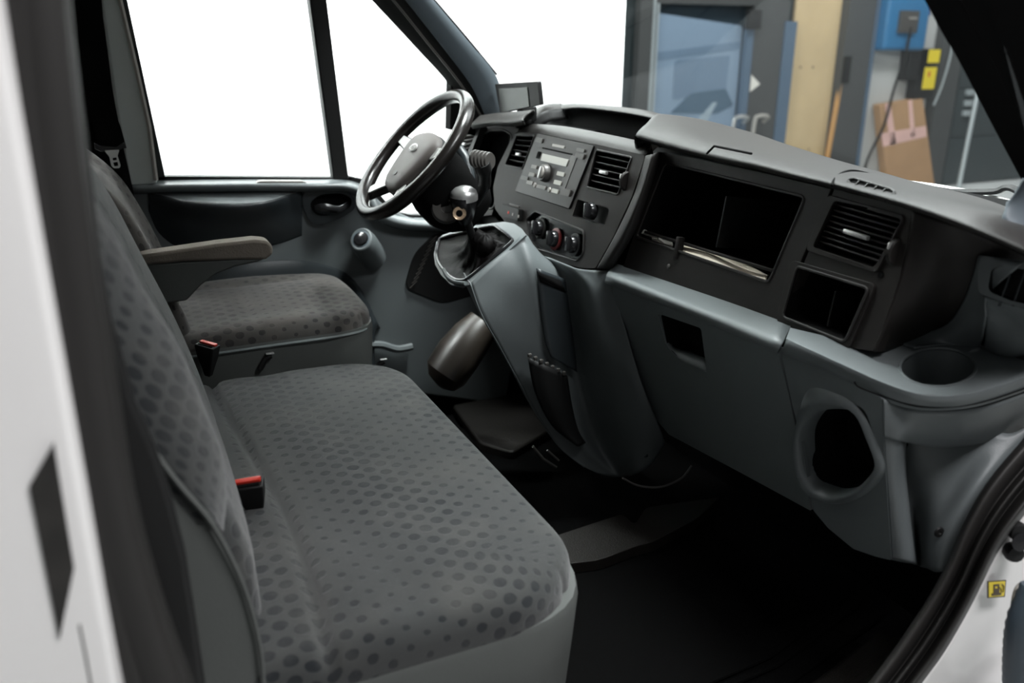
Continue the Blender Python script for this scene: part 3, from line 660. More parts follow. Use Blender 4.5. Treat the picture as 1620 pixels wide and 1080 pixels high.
# ------------------------------------------------------------------ dashboard (upper black part)
db = empty('dashboard', (1.1, 1.6, .70), 'black upper dashboard with open tray, air vents and hooded top', 'dashboard')
FP = Frame((1.025, .8, .66), (0, -1, 0), (.139, 0, .99))
def vent(F, q, par, n, tabpx, depth=.05, r=.006, w=0.0, wheel=None, name='air_vent', lift=.0):
    H = F.P(q, r, w)
    v = obj(name, F.pocket(H, depth, w-.001), MATT, par)
    c = [F.px(x, y, w) for x, y in q]     # tl tr br bl
    for i in range(1, n+1):
        t = i/(n+1); a = c[0].lerp(c[3], t); b = c[1].lerp(c[2], t); d = b-a; L = d.length-.004
        M = F.M @ Matrix.Rotation(math.atan2(d.y, d.x), 3, 'Z') @ Matrix.Rotation(-.30, 3, 'X')
        obj('slat', box(B(), F.pt((a+b)/2, w-.012), (L, .0028, .018), M, .0008), DASH, v)
    if tabpx:
        uv = F.px(tabpx[0], tabpx[1], w); a = c[0]; b = c[1]; d = b-a
        M = F.M @ Matrix.Rotation(math.atan2(d.y, d.x), 3, 'Z')
        obj('vent_tab', box(B(), F.pt(uv, w+.002), (tabpx[2], .0075, .008), M, .002), SILVER, v)
    if wheel:
        uv = F.px(wheel[0], wheel[1], w); bm = B(); ctr = F.pt(uv, w-.006)
        lathe(bm, ctr-F.U*.005, F.U, [(.020, 0), (.022, .002), (.022, .008), (.020, .010)], 24); wl = obj('thumb_wheel', bm, DASH, v)
        obj('wheel_mark', box(B(), ctr+F.N*.021+F.W*.008, (.004, .010, .004), F.M, .001), SILVER, v)
    return v
# tray plate
trayA = [(1046, 240), (1110, 252), (1200, 271), (1262, 286), (1315, 298), (1228, 508), (1150, 480), (1050, 447), (985, 424)]
TRAY = [(1052, 257), (1274, 311), (1216, 447), (1006, 374)]
tp = obj('tray_surround', FP.plate(FP.P(trayA), [FP.P(TRAY, .012)], .02), DASH, db, bevel=.003)
obj('tray_rim', FP.rim(FP.P(TRAY, .012), .003, -.001), DASH, tp)
obj('tray_box', FP.pocket(FP.P(TRAY, .012), .26, -.004, .92), MATT, db)
# retaining bar and divider
a, b = FP.px(1014, 366), FP.px(1216, 428)
M_ = FP.M @ Matrix.Rotation(math.atan2((b-a).y, (b-a).x), 3, 'Z')
obj('retaining_bar', box(B(), FP.pt((a+b)/2, -.012), ((b-a).length, .006, .008), M_, .002), DASH, db)
uv = FP.px(1068, 396, .004)
obj('tray_clip', box(B(), FP.pt(FP.px(1069, 392, .004), -.004), (.012, .046, .016), M_, .003), DASH, db)
obj('tray_divider', box(B(), FP.pt(FP.px(1128, 350), -.12), (.004, .10, .20), FP.M), BLACK, db)
obj('catch_dot', lathe(B(), FP.pt(FP.px(1058, 421), .0), FP.N, [(.005, -.002), (.005, .001), (.003, .003), (.001, .003)], 12), BTND, db)
# vent and bin plate
plB = [(1320, 299), (1380, 314), (1443, 333), (1424, 440), (1384, 556), (1340, 549), (1233, 510)]
VP = [(1322, 317), (1430, 347), (1385, 424), (1288, 391)]; BN = [(1264, 421), (1378, 456), (1340, 541), (1241, 501)]
obj('vent_surround', FP.plate(FP.P(plB), [FP.P(VP, .008), FP.P(BN, .010)], .02), DASH, db, bevel=.003)
vb = [(1312, 308), (1434, 341), (1389, 432), (1277, 396)]
obj('vent_bezel', FP.plate(FP.P(vb, .010), [FP.P(VP, .008)], .006, .004), DASH, db, bevel=.002)
vent(FP, VP, db, 8, (1356, 371, .050), wheel=(1416, 398))
bb = [(1254, 411), (1388, 450), (1346, 553), (1230, 509)]
obj('bin_bezel', FP.plate(FP.P(bb, .012), [FP.P(BN, .010)], .006, .004), DASH, db, bevel=.002)
obj('bin_rim', FP.rim(FP.P(BN, .010), .0025, .005), DASHT, db)
obj('bin_box', FP.pocket(FP.P(BN, .010), .09, .002, .85), MATT, db)
obj('bin_divider', box(B(), FP.pt(FP.px(1297, 488), -.055), (.003, .06, .06), FP.M), BLACK, db)
obj('fixing_dot', lathe(B(), FP.pt(FP.px(1394, 435), 0), FP.N, [(.005, -.002), (.005, .002), (.001, .002)], 12), MATT, db)
# rounded outer end of the black body, wrapping forward to the windscreen
e0 = [FP.pt(FP.px(1443, 333)), FP.pt(FP.px(1438, 380)), FP.pt(FP.px(1424, 440)), FP.pt(FP.px(1403, 505)), FP.pt(FP.px(1384, 557))]
ftE = Frame((1.094, .836, .685), (0, -1, -.10), (1, 0, .06))
rowsE = [e0,
         [Xp(1478, 345, 1.072), Xp(1474, 390, 1.072), Xp(1462, 445, 1.074), Xp(1440, 500, 1.078), ftE.pt(ftE.px(1420, 549), -.001)],
         [Xp(1513, 357, 1.094), Xp(1512, 400, 1.112), Xp(1503, 445, 1.128), Xp(1484, 495, 1.146), Xp(1462, 533, 1.167)],
         [Xp(1548, 372, 1.12), Xp(1548, 410, 1.146), Xp(1540, 450, 1.16), Xp(1524, 490, 1.172), Xp(1498, 518, 1.182)],
         [Xp(1600, 395, 1.17), Xp(1592, 430, 1.19), Xp(1580, 470, 1.20), Xp(1560, 510, 1.21), Xp(1536, 540, 1.22)],
         [Yp(1680, 425, .79), Yp(1672, 470, .79), Yp(1660, 510, .79), Yp(1640, 550, .79), Yp(1620, 590, .79)]]
obj('outer_end', patch(rowsE, 5, 5), DASH, db, angle=180, solid=.004)
# brow / top cover on the passenger side
lipP = [(1006, 213), (1060, 229), (1130, 247), (1200, 262), (1270, 280), (1345, 298), (1440, 325), (1530, 357), (1625, 398), (1700, 440)]
undP = [(x+6, y+9) for x, y in lipP]
und = [Xp(x, y, 1.07) for x, y in undP]; lip = [Xp(x, y, 1.035-.00*i) for i, (x, y) in enumerate(lipP)]
crst = [(1022, 196), (1075, 205), (1140, 224), (1215, 243), (1285, 262), (1362, 282), (1450, 303), (1530, 327), (1625, 365), (1710, 410)]
mid = [Xp(x, y, 1.10) for x, y in crst]
silP = [(1048, 180), (1098, 187), (1160, 208), (1235, 232), (1300, 250), (1380, 273), (1452, 289), (1535, 312), (1630, 345), (1720, 385)]
sil = [Xp(x, y, 1.30) for x, y in silP]
rear = [p+V((.16, 0, -.035)) for p in sil]
tc = obj('top_cover', patch([und, lip, mid, sil, rear], 5, 5), DASHT, db, angle=180, solid=.004)
# near end (left) of that cover, closing to the bin
obj('hump_end', patch([[und[0], lip[0], mid[0], sil[0]], [p+V((.01, .012, -.022)) for p in (und[0], lip[0], mid[0], sil[0])], [p+V((.03, .01, -.06)) for p in (und[0], lip[0], mid[0], sil[0])]], 4, 3), DASHT, tc, solid=.003)
sl = [Xp(x, y, 1.045) for x, y in ((1122, 242), (1132, 231), (1186, 240), (1190, 246))]
obj('cover_slot', tube(B(), [Xp(x, y, 1.032) for x, y in ((1118, 243), (1130, 231), (1189, 243))], .0022, 6), MATT, tc)
# defroster grille on the top cover
GP = [(1342, 288), (1352, 285), (1412, 303), (1418, 309), (1410, 316), (1352, 303)]
def off(pts, X, d=0): return [Xp(x, y, X-d) for x, y in pts]
FG = Frame(Xp(1380, 300, 1.055), (0, -1, -.06), (.75, 0, .60))
go = FG.P(GP, .006)
gr = obj('defroster_grille', FG.plate(go, [], .004, .003), MATT, tc)
for k in range(5):
    t = k/4; p = FG.px(1352+t*56, 294+t*16.5, .005)
    obj('grille_bar', FG.box(p, (.0018, .022), .003, .004, .0006), DASHT, gr)
obj('grille_rim', FG.rim(go, .0022, .004), DASHT, gr)
obj('cover_seam', tube(B(), crpath([Xp(x, y, X) for x, y, X in ((1316, 293, 1.022), (1321, 282, 1.06), (1334, 273, 1.12), (1352, 270, 1.2), (1380, 276, 1.28))], 5), .0022, 5), MATT, tc)

# centre stack
FS = Frame((.985, 1.6, .66), (0, -1, 0), (.20, 0, .98))
SO = [(806, 226), (817, 209), (855, 212), (941, 228), (1021, 246), (1000, 310), (970, 375), (942, 424), (918, 424), (880, 412), (850, 399), (832, 372), (800, 352), (783, 330), (780, 296), (788, 262)]
VC = [(944, 237), (1000, 249), (978, 308), (929, 296)]; VL = [(818, 214), (846, 215), (827, 267), (800, 261)]
KR = [(914, 315), (964, 330), (956, 357), (905, 342)]; CL = [(847, 334), (924, 365), (923, 402), (913, 413), (838, 390), (833, 347)]
cs = obj('centre_stack', FS.plate(FS.P(SO, .008), [FS.P(VC, .006), FS.P(VL, .006), FS.P(KR, .004), FS.P(CL, .010)], .03), DASH, db, bevel=.002)
vent(FS, VC, db, 5, (956, 273, .030), wheel=(990, 286))
vent(FS, VL, db, 5, (821, 244, .022))
obj('vent_rim', FS.rim(FS.P(VC, .006), .0022, .001), DASHT, cs); obj('vent_rim', FS.rim(FS.P(VL, .006), .0022, .001), DASHT, cs)
# right rounded flank of the stack
fl = [(1021, 246), (1004, 305), (975, 368), (944, 424)]; fr_ = [(1045, 241), (1027, 300), (1002, 368), (966, 427)]
obj('stack_flank', patch([[FS.pt(FS.px(*p)) for p in fl], [Xp((p[0]+q[0])/2, (p[1]+q[1])/2, x) for p, q, x in zip(fl, fr_, (1.025, 1.012, 1.0, .988))], [Xp(*q, x) for q, x in zip(fr_, (1.05, 1.035, 1.02, 1.005))], [Xp(q[0]+2, q[1], x+.03) for q, x in zip(fr_, (1.05, 1.035, 1.02, 1.005))]], 5, 5), DASHT, cs, angle=180, solid=.003)
# rounded roll on top of the stack, in front of the open bin
r0 = [(813, 212), (853, 213), (941, 229), (1019, 246)]; r1 = [(826, 203), (865, 204), (950, 219), (1028, 237)]; r2 = [(842, 196), (895, 200), (965, 213), (1030, 227)]
obj('stack_roll', patch([[FS.pt(FS.px(*p), -.001) for p in r0], [Xp(*p, 1.052) for p in r1], [Xp(*p, 1.085) for p in r2], [Xp(*p, 1.095)+V((.01, 0, -.03)) for p in r2]], 6, 5), DASHT, cs, angle=180, solid=.003)
# open bin behind it
zb_ = .895
binb = B()
loft(binb, [[(1.06, 1.60, zb_), (1.06, 2.12, zb_), (1.30, 2.2, zb_), (1.30, 1.58, zb_)], [(1.06, 1.60, zb_-.01), (1.06, 2.12, zb_-.01), (1.30, 2.2, zb_-.01), (1.30, 1.58, zb_-.01)]])
obj('top_bin_floor', binb, MATT, db)
obj('hood_bulk', box(box(B(), (1.20, 2.33, .84), (.24, .30, .14)), (1.22, 2.17, .86), (.18, .04, .10)), MATT, db)
lo = [(852, 184), (905, 174), (960, 178), (1022, 188), (1046, 196)]; hi = [(856, 172), (905, 164), (960, 167), (1015, 173), (1052, 183)]
obj('bin_rear_wall', patch([[Xp(x, y+2, 1.27)+V((0, 0, -.10)) for x, y in lo], [Xp(x, y, 1.27) for x, y in lo]], 5, 2), MATT, db, solid=.004)
obj('bin_hood', patch([[Xp(*p, 1.262) for p in lo], [Xp(p[0], p[1]-4, 1.245) for p in lo], [Xp(*p, 1.28) for p in hi], [Xp(*p, 1.28)+V((.12, 0, -.03)) for p in hi]], 6, 5), DASHT, db, angle=180, solid=.003)
# arched left cheek of the bin
c0 = [(812, 194), (836, 190), (852, 180), (866, 175), (890, 172)]; c1 = [(822, 190), (836, 183), (850, 172), (868, 165), (888, 164)]
obj('bin_cheek', patch([[Xp(*p, X) for p, X in zip(c0, (1.03, 1.06, 1.12, 1.19, 1.25))], [Xp((p[0]+q[0])/2, (p[1]+q[1])/2-1, X) for p, q, X in zip(c0, c1, (1.03, 1.07, 1.13, 1.20, 1.26))], [Xp(*p, X) for p, X in zip(c1, (1.05, 1.09, 1.15, 1.22, 1.28))], [Xp(*p, X)+V((.06, .02, -.03)) for p, X in zip(c1, (1.05, 1.09, 1.15, 1.22, 1.28))]], 5, 5), DASHT, db, angle=180, solid=.003)
obj('bin_side_wall', patch([[Xp(*p, X) for p, X in zip(c0, (1.03, 1.06, 1.12, 1.19, 1.25))], [Xp(p[0]+8, p[1]+16, X) for p, X in zip(c0, (1.06, 1.09, 1.14, 1.20, 1.26))]], 5, 3), BLACK, db, angle=180, solid=.003)
# instrument hood on the left
i0 = [(745, 199), (780, 194), (808, 195), (828, 193)]; i1 = [(749, 192), (782, 191), (806, 190), (828, 186)]; i2 = [(762, 182), (790, 178), (820, 176), (845, 173)]
obj('instrument_hood', patch([[Xp(p[0]+3, p[1]+5, 1.0) for p in i0], [Xp(*p, .965) for p in i0], [Xp(*p, .97) for p in i1], [Xp(*p, 1.02) for p in i2], [Xp(*p, 1.20)+V((0, 0, -.03)) for p in i2]], 5, 5), DASHT, db, angle=180, solid=.004)
FI = Frame((1.03, 2.2, .85), (0, -1, 0), (.2, 0, .98))
IO = [(700, 330), (716, 215), (735, 196), (800, 198), (822, 203), (800, 250), (788, 300), (778, 340), (735, 345)]
IH = [(738, 250), (752, 222), (775, 206), (797, 205), (812, 214), (802, 245), (790, 285), (782, 330), (735, 330)]
ib = obj('instrument_surround', FI.plate(FI.P(IO), [FI.P(IH, .02)], .02), DASH, db, bevel=.003)
obj('instrument_recess', FI.pocket(FI.P(IH, .02), .10, -.004, .9), MATT, db)
obj('instrument_rim', FI.rim(FI.P(IH, .02), .003, .001), DASHT, ib)
VF = [(733, 201), (757, 200), (740, 240), (722, 246)]
FI2 = Frame((1.0, 2.4, .85), (0, -1, 0), (.2, 0, .98))
obj('vent_bezel', FI2.plate(FI2.P([(727, 196), (762, 196), (744, 246), (716, 252)], .01), [FI2.P(VF, .004)], .02), DASHT, db, bevel=.002)
vent(FI2, VF, db, 5, (735, 228, .02), .05, .004)
# main body behind the plates
obj('body_core', prism_y([(1.10, .74), (1.11, .90), (1.40, .87), (1.42, .74)], .95, .98), MATT, db)
obj('lower_bulk', box(box(B(), (1.37, 1.62, .72), (.10, 1.5, .34)), (1.26, 2.22, .70), (.30, .42, .40)), MATT, db)
obj('lower_cover', patch([[Xp(700, 330, 1.03), Xp(745, 330, 1.03), Xp(780, 335, 1.03), Xp(800, 362, 1.03)], [Xp(690, 380, 1.03), Xp(740, 380, 1.03), Xp(770, 375, 1.03), Xp(800, 392, 1.03)], [Xp(680, 450, 1.12), Xp(740, 450, 1.12), Xp(790, 450, 1.12), Xp(830, 450, 1.12)]]), BLACK, db, solid=.004)
# switch block under the stack's left edge
sq = [FS.px(x, y) for x, y in ((800, 323), (828, 332), (826, 350), (796, 341))]
swb = obj('switch_block', FS.plate(rpoly(sq, .003), [], .02, .014), BLACK, db, bevel=.002)
for x, y, mm in ((804, 336, RED), (811, 339, BTN), (820, 342, BTN)):
    obj('switch_icon', FS.box(FS.px(x, y, .015), (.006, .007), .0135, .002, .0004), mm, swb)
obj('switch_lip', FS.box(FS.px(814, 325, .014), (.060, .004), .012, .004, .001, None, math.atan2(*(lambda d: (d.y, d.x))(FS.px(828, 330)-FS.px(800, 321)))), BTND, swb)
# rotary knob in its recess, and heater controls
obj('knob_recess', FS.pocket(FS.P(KR, .004), .014, -.001, .92), BLACK, db)
def knob(F, px, py, r, h, w, par, mt, ringm=None, name='knob', mark=True):
    c = F.px(px, py, w); bm = B(); lathe(bm, F.pt(c, w), F.N, [(r*1.08, 0), (r*1.05, h*.3), (r, h*.8), (r*.9, h), (.001, h)], 26)
    k = obj(name, bm, mt, par)
    if ringm: obj('knob_ring', lathe(B(), F.pt(c, w), F.N, [(r*1.15, 0), (r*1.38, 0), (r*1.38, .004), (r*1.15, .005)], 26), ringm, k)
    if mark: obj('knob_grip', box(B(), F.pt(c, w+h+.004), (r*.5, r*1.7, .010), F.M @ Matrix.Rotation(.3, 3, 'Z'), .002), mt, k)
    return k
knob(FS, 939, 334, .019, .016, -.006, db, GLOSS, None, 'light_switch')
cl = obj('climate_panel', FS.pocket(FS.P(CL, .010), .010, -.001, .97), GLOSS, db)
obj('panel_rim', FS.rim(FS.P(CL, .010), .0022, .001), DASHT, cl)
knob(FS, 856, 361, .020, .018, -.008, cl, GLOSS, DASHT); knob(FS, 880, 378, .020, .018, -.008, cl, GLOSS, mat('dark_red_ring', (.10, .012, .012), .3)); knob(FS, 910, 387, .020, .018, -.008, cl, GLOSS, BLACK)

# radio
rd = empty('car_radio', FS.pt(FS.px(875, 270)), 'black car radio with pale display and round dial in centre stack', 'radio')
C2 = lambda x, y: (780+x/4.5, 190+y/4.5)
RO = [C2(325, 95), C2(725, 185), C2(550, 630), C2(165, 505)]
fa = obj('faceplate', FS.plate(FS.P(RO, .006), [], .01, .004), FACE, rd, bevel=.002)
obj('frame_seam', FS.rim(FS.P(RO, .006), .0018, .001), MATT, rd)
ang = (lambda d: math.atan2(d.y, d.x))(FS.px(*C2(560, 245))-FS.px(*C2(355, 200)))
def rb(x0, y0, x1, y1, mt, name='button', h=.004, w=.004, par=None, sx=1.0, sy=1.0):
    a, b = FS.px(*C2(x0, y0), w), FS.px(*C2(x1, y1), w)
    return obj(name, FS.box((a+b)/2, (abs(b.x-a.x)*sx, abs(b.y-a.y)*sy), w, h, .0012), mt, par or rd)
def rq(pts, mt, name, h=.004, w=.004, r=.002): return obj(name, FS.plate(FS.P([C2(*p) for p in pts], r, w), [], h, w+h), mt, rd)
rq([(358, 238), (546, 282), (526, 332), (345, 288)], LCD, 'display', .003)
rq([(325, 222), (345, 226), (328, 276), (308, 270)], MATT, 'display_window', .002)
rq([(560, 250), (600, 262), (510, 500), (470, 480)], BTND, 'side_groove', .0012)
rq([(355, 193), (568, 240), (564, 250), (352, 202)], MATT, 'disc_slot', .001)
rq([(428, 168), (512, 184), (508, 202), (424, 186)], BTN, 'badge', .002)
for q in ([(285, 318), (323, 326), (315, 349), (277, 341)], [(268, 372), (306, 381), (299, 404), (261, 395)]): rq(q, BTN, 'button')
for q in ([(468, 364), (518, 376), (510, 404), (460, 392)], [(447, 425), (497, 437), (488, 466), (438, 454)]): rq(q, LCD, 'button')
for q, mm in (([(210, 395), (258, 407), (252, 432), (203, 420)], BTND), ([(252, 428), (294, 440), (286, 464), (245, 452)], BTN), ([(322, 458), (386, 474), (378, 498), (314, 480)], BTN), ([(430, 486), (476, 498), (468, 526), (422, 513)], LCD), ([(495, 482), (562, 498), (548, 546), (480, 528)], BTND),
              ([(314, 122), (362, 133), (352, 165), (303, 154)], BTND), ([(607, 198), (660, 210), (654, 232), (600, 220)], BTND), ([(600, 232), (660, 246), (646, 282), (588, 268)], BTND)): rq(q, mm, 'button')
for x, y in ((302, 462), (405, 496)): knob(FS, *C2(x, y), .0065, .004, .004, rd, BTN, None, 'small_dial', False)
rk = knob(FS, *C2(378, 378), .0215, .014, .005, rd, BTND, None, 'volume_dial', False)
obj('dial_face', lathe(B(), FS.pt(FS.px(*C2(378, 378), .005), .019), FS.N, [(.0150, 0), (.0150, .002), (.013, .003), (.001, .003)], 24), BTN, rk)
obj('dial_grip', box(B(), FS.pt(FS.px(*C2(378, 378), .005), .023), (.008, .030, .006), FS.M @ Matrix.Rotation(-.15, 3, 'Z'), .002), SILVER, rk)
# papers lying in the tray
pp = empty('folded_papers', FP.pt(FP.px(1150, 410), -.05), 'crumpled brown and white papers on the open dashboard tray', 'papers')
def pq(pts, w0, w1, mt, name):
    A = [FP.pt(FP.px(x, y, w0), w0) for x, y in pts[0]]; Bq = [FP.pt(FP.px(x, y, w1), w1) for x, y in pts[1]]
    mid = [(a+b)/2+V((0, 0, .006+.004*math.sin(i*2.1))) for i, (a, b) in enumerate(zip(A, Bq))]
    obj(name, patch([A, mid, Bq], 5, 4), mt, pp, angle=180, solid=.003)
pq([[(1075, 402), (1120, 416), (1170, 438), (1210, 446)], [(1076, 386), (1125, 400), (1180, 418), (1216, 436)]], -.004, -.035, PAPER, 'brown_sheet')
pq([[(1030, 386), (1042, 390), (1052, 393), (1062, 396)], [(1032, 373), (1044, 377), (1054, 380), (1064, 383)]], -.012, -.035, PAPERW, 'white_sheet')
pq([[(1014, 369), (1022, 372), (1030, 374), (1040, 378)], [(1014, 366), (1022, 369), (1030, 371), (1040, 374)]], -.010, -.018, LCD, 'pale_edge')

# ------------------------------------------------------------------ lower grey dashboard
ld = empty('lower_dashboard', (1.05, 1.2, .35), 'blue grey lower dashboard with glove box, cup holder and bottle hole', 'dashboard')
# ledge roll above the glove box lid: slopes down from the black body and rolls over the nose
lb = [FP.pt(FP.px(x, y), -.004) for x, y in ((972, 418), (1050, 444), (1150, 478), (1250, 514))]
l1 = [at(x, y, 'x', 1.004) for x, y in ((966, 427), (1050, 457), (1150, 493), (1245, 530))]
l2 = [at(x, y, 'x', .984) for x, y in ((962, 433), (1050, 467), (1150, 506), (1239, 543))]
l3 = [at(x, y, 'x', .979) for x, y in ((960, 440), (1050, 475), (1150, 515), (1234, 551))]
l4 = [at(x, y, 'x', .986) for x, y in ((959, 446), (1050, 481), (1150, 521), (1232, 558))]
l5 = [p+V((.03, 0, -.002)) for p in l4]
obj('glove_box_ledge', patch([lb, l1, l2, l3, l4, l5], 4, 5), GREY, ld, angle=180, solid=.003)
# glove box lid, leaning forward towards the floor
FL = Frame((.992, 1.3, .628), (0, -1, 0), (-.30, 0, .954))
LQ = [(966, 443), (1230, 556), (1248, 625), (1264, 700), (1283, 808), (1180, 752), (1058, 687), (1035, 660), (1010, 610), (985, 540)]
HQ = [(1045, 497), (1109, 519), (1118, 587), (1080, 572), (1056, 550)]
lid = obj('glove_box_lid', FL.plate(FL.P(LQ, .004), [FL.P(HQ, .008)], .012), GREY, ld, bevel=.0025)
obj('handle_recess', FL.pocket(FL.P(HQ, .008), .035, -.001, .96), MATT, lid)
obj('handle_lip', patch([[FL.pt(FL.px(x, y), .0015) for x, y in ((1043, 497), (1050, 528), (1060, 555), (1082, 573), (1118, 588))], [FL.pt(FL.px(x, y, -.010), -.010) for x, y in ((1046, 499), (1054, 526), (1064, 547), (1084, 560), (1118, 575))], [FL.pt(FL.px(x, y, -.030), -.030) for x, y in ((1049, 500), (1055, 524), (1062, 541), (1086, 553), (1118, 567))]], 4, 3), GREY, lid, angle=180, solid=.002)
obj('shell', prism_y([(1.05, .62), (1.13, .30), (1.35, .30), (1.35, .62)], 1.0, 1.60), MATT, ld)
# outer corner: traced surface with the ledge nose, then the front below it
K = lambda x, y, a, v: at(x, y, a, v)
top0 = [K(1236, 523, 'z', .668), K(1340, 549, 'z', .668), K(1384, 557, 'z', .672), K(1425, 545, 'x', 1.075), K(1462, 528, 'x', 1.085), K(1498, 512, 'x', 1.10), K(1522, 482, 'x', 1.11), K(1538, 445, 'x', 1.115), K(1549, 408, 'x', 1.12), K(1556, 398, 'x', 1.12)]
# (rows run from the black body outwards to the rounded rim)
cupc = K(1484, 580, 'z', .668)
rim_px = [(1241, 545), (1300, 571), (1350, 594), (1400, 616), (1450, 632), (1500, 636), (1550, 628), (1600, 612), (1660, 590)]
low_px = [(1236, 558), (1298, 583), (1350, 608), (1400, 634), (1452, 648), (1510, 648), (1556, 640), (1606, 624), (1666, 602)]

# flat top with a real cup hole: polygon at z = .668
FT = Frame((1.094, .836, .685), (0, -1, -.10), (1, 0, .06))
topo = [(1250, 518), (1300, 530), (1340, 546), (1384, 553), (1425, 543), (1462, 528), (1500, 520), (1560, 548), (1640, 560), (1690, 565), (1660, 582), (1600, 603), (1550, 618), (1500, 626), (1450, 622), (1400, 606), (1350, 584), (1300, 561), (1244, 535)]
N_ = 28
cup = [FT.px(1484+61*math.cos(2*PI*k/N_), 580-31*math.sin(2*PI*k/N_)) for k in range(N_)]
cr_ = obj('corner_top', FT.plate(FT.P(topo), [cup], .004), GREY, ld)
obj('cup_holder', FT.pocket(cup, .060, -.0005, .88), GREY, ld, angle=50)
obj('cup_rim', FT.rim(cup, .003, -.0015), GREY, ld)
nose = [FT.pt(FT.px(x, y, -.010), -.010) for x, y in rim_px]; nlow = [FT.pt(FT.px(x, y, -.030), -.030) for x, y in low_px]
ninner = [FT.pt(FT.px(x, y)) for x, y in [(1244, 535), (1300, 561), (1350, 584), (1400, 606), (1450, 622), (1500, 626), (1550, 618), (1600, 603), (1660, 582)]]
obj('corner_nose', patch([ninner, nose, nlow, [p+V((.02, .012, -.006)) for p in nlow]], 5, 5), GREY, ld, angle=180, solid=-.002)
# rising scoop towards the pillar, second holder and side vent
def ft_(x, y, w=0.0): return FT.pt(FT.px(x, y, w), w)
scA = [ft_(1425, 545), K(1462, 529, 'x', 1.165), K(1500, 512, 'x', 1.175), K(1524, 480, 'x', 1.165), K(1539, 443, 'x', 1.155), K(1550, 403, 'x', 1.145)]
scB = [ft_(1438, 549), ft_(1480, 542), K(1520, 523, 'x', 1.178), K(1543, 490, 'x', 1.162), K(1556, 455, 'x', 1.152), K(1580, 408, 'x', 1.147)]
scC = [ft_(1446, 552), ft_(1500, 546), ft_(1548, 547), K(1561, 505, 'x', 1.158), K(1566, 465, 'x', 1.150), K(1620, 416, 'x', 1.152)]
obj('scoop', patch([scA, scB, scC], 5, 5), GREY, ld, angle=180, solid=.003)
FV2 = Frame(K(1600, 450, 'x', 1.145), (.25, -.97, -.05), (.25, .0, .97))
SV = [(1568, 425), (1584, 421), (1650, 430), (1650, 486), (1600, 476), (1562, 460)]
obj('side_vent_surround', FV2.plate(FV2.P([(1552, 404), (1680, 420), (1680, 500), (1600, 482), (1548, 464), (1546, 430)], .008), [FV2.P(SV, .010)], .006), GREY, ld, bevel=.002)
sv = obj('side_vent', FV2.pocket(FV2.P(SV, .010), .03, -.001, .9), BLACK, ld)
for x in (1590, 1612, 1634): obj('slat', FV2.box(FV2.px(x, 452, 0), (.003, .060), -.008, .006, .001), GREYD, sv)
obj('second_holder', patch([[K(1556, 466, 'x', 1.148), K(1600, 480, 'x', 1.150), K(1680, 503, 'x', 1.17)], [K(1558, 486, 'x', 1.16), K(1605, 500, 'x', 1.19), K(1680, 520, 'x', 1.2)], [K(1560, 538, 'x', 1.20), K(1592, 554, 'x', 1.21), K(1660, 545, 'x', 1.24)], [ft_(1552, 549, -.001), ft_(1592, 562, -.001), ft_(1660, 560, -.001)]], 5, 5), GREY, ld, angle=50, solid=.003)
# front below the nose, with the oval bottle hole
FC = Frame((.992, .95, .640), (0, -1, 0), (-.20, 0, .98))
CF = [(1236, 558), (1300, 583), (1352, 608), (1396, 630), (1398, 700), (1404, 790), (1410, 886), (1385, 880), (1350, 868), (1310, 835), (1286, 806), (1268, 700), (1250, 625)]
BH = [(1268, 690), (1285, 658), (1320, 645), (1358, 650), (1374, 680), (1386, 725), (1378, 752), (1350, 775), (1318, 782), (1290, 770), (1272, 735)]
bh = crpath([FC.px(*p).to_3d() for p in BH], 4, True); bh = [V((p.x, p.y)) for p in bh]; bc = sum(bh, V((0, 0)))/len(bh); bh = [bc+(p-bc)*1.09 for p in bh]
obj('corner_front', FC.plate(FC.P(CF, .004), [bh], .006), GREY, ld, bevel=.002)
obj('bottle_hole', FC.pocket(bh, .09, -.001, .74, None, (-.004, 0)), MATT, ld)
ring_o = crpath([FC.px(x, y).to_3d() for x, y in ((1256, 715), (1262, 665), (1280, 615), (1330, 625), (1362, 650), (1384, 690), (1400, 735), (1388, 765), (1355, 790), (1318, 797), (1280, 785), (1262, 755))], 4, True)
ring_i = crpath([FC.px(x, y).to_3d() for x, y in ((1268, 712), (1270, 682), (1290, 654), (1325, 645), (1360, 653), (1375, 690), (1387, 728), (1378, 752), (1352, 774), (1318, 782), (1288, 770), (1272, 742))], 4, True)
bm = B(); loft(bm, [[FC.pt(p.to_2d(), .0) for p in ring_o], [FC.pt(p.to_2d()*.5+q.to_2d()*.5, .012) for p, q in zip(ring_o, ring_i)], [FC.pt(q.to_2d(), .004) for q in ring_i], [FC.pt(q.to_2d(), -.03) for q in ring_i]], True, False)
obj('bottle_hole_collar', bm, GREY, ld, angle=180)
def fc(x, y): return FC.pt(FC.px(x, y), -.001)
obj('corner_side', patch([[fc(1396, 630), FT.pt(FT.px(1424, 642, -.036), -.036), FT.pt(FT.px(1455, 648, -.034), -.034), FT.pt(FT.px(1512, 648, -.034), -.034), FT.pt(FT.px(1560, 640, -.034), -.034), FT.pt(FT.px(1612, 623, -.034), -.034), FT.pt(FT.px(1670, 603, -.034), -.034)],
                          [fc(1397, 665), K(1422, 675, 'x', 1.012), K(1445, 682, 'x', 1.035), K(1508, 686, 'y', .79), K(1560, 676, 'y', .785), K(1612, 660, 'y', .785), K(1670, 640, 'y', .785)],
                          [fc(1398, 690), K(1420, 696, 'x', 1.016), K(1436, 698, 'x', 1.04), K(1490, 705, 'y', .81), K(1550, 699, 'y', .80), K(1612, 682, 'y', .80), K(1670, 657, 'y', .80)]], 5, 4), GREY, ld, angle=180, solid=.003)
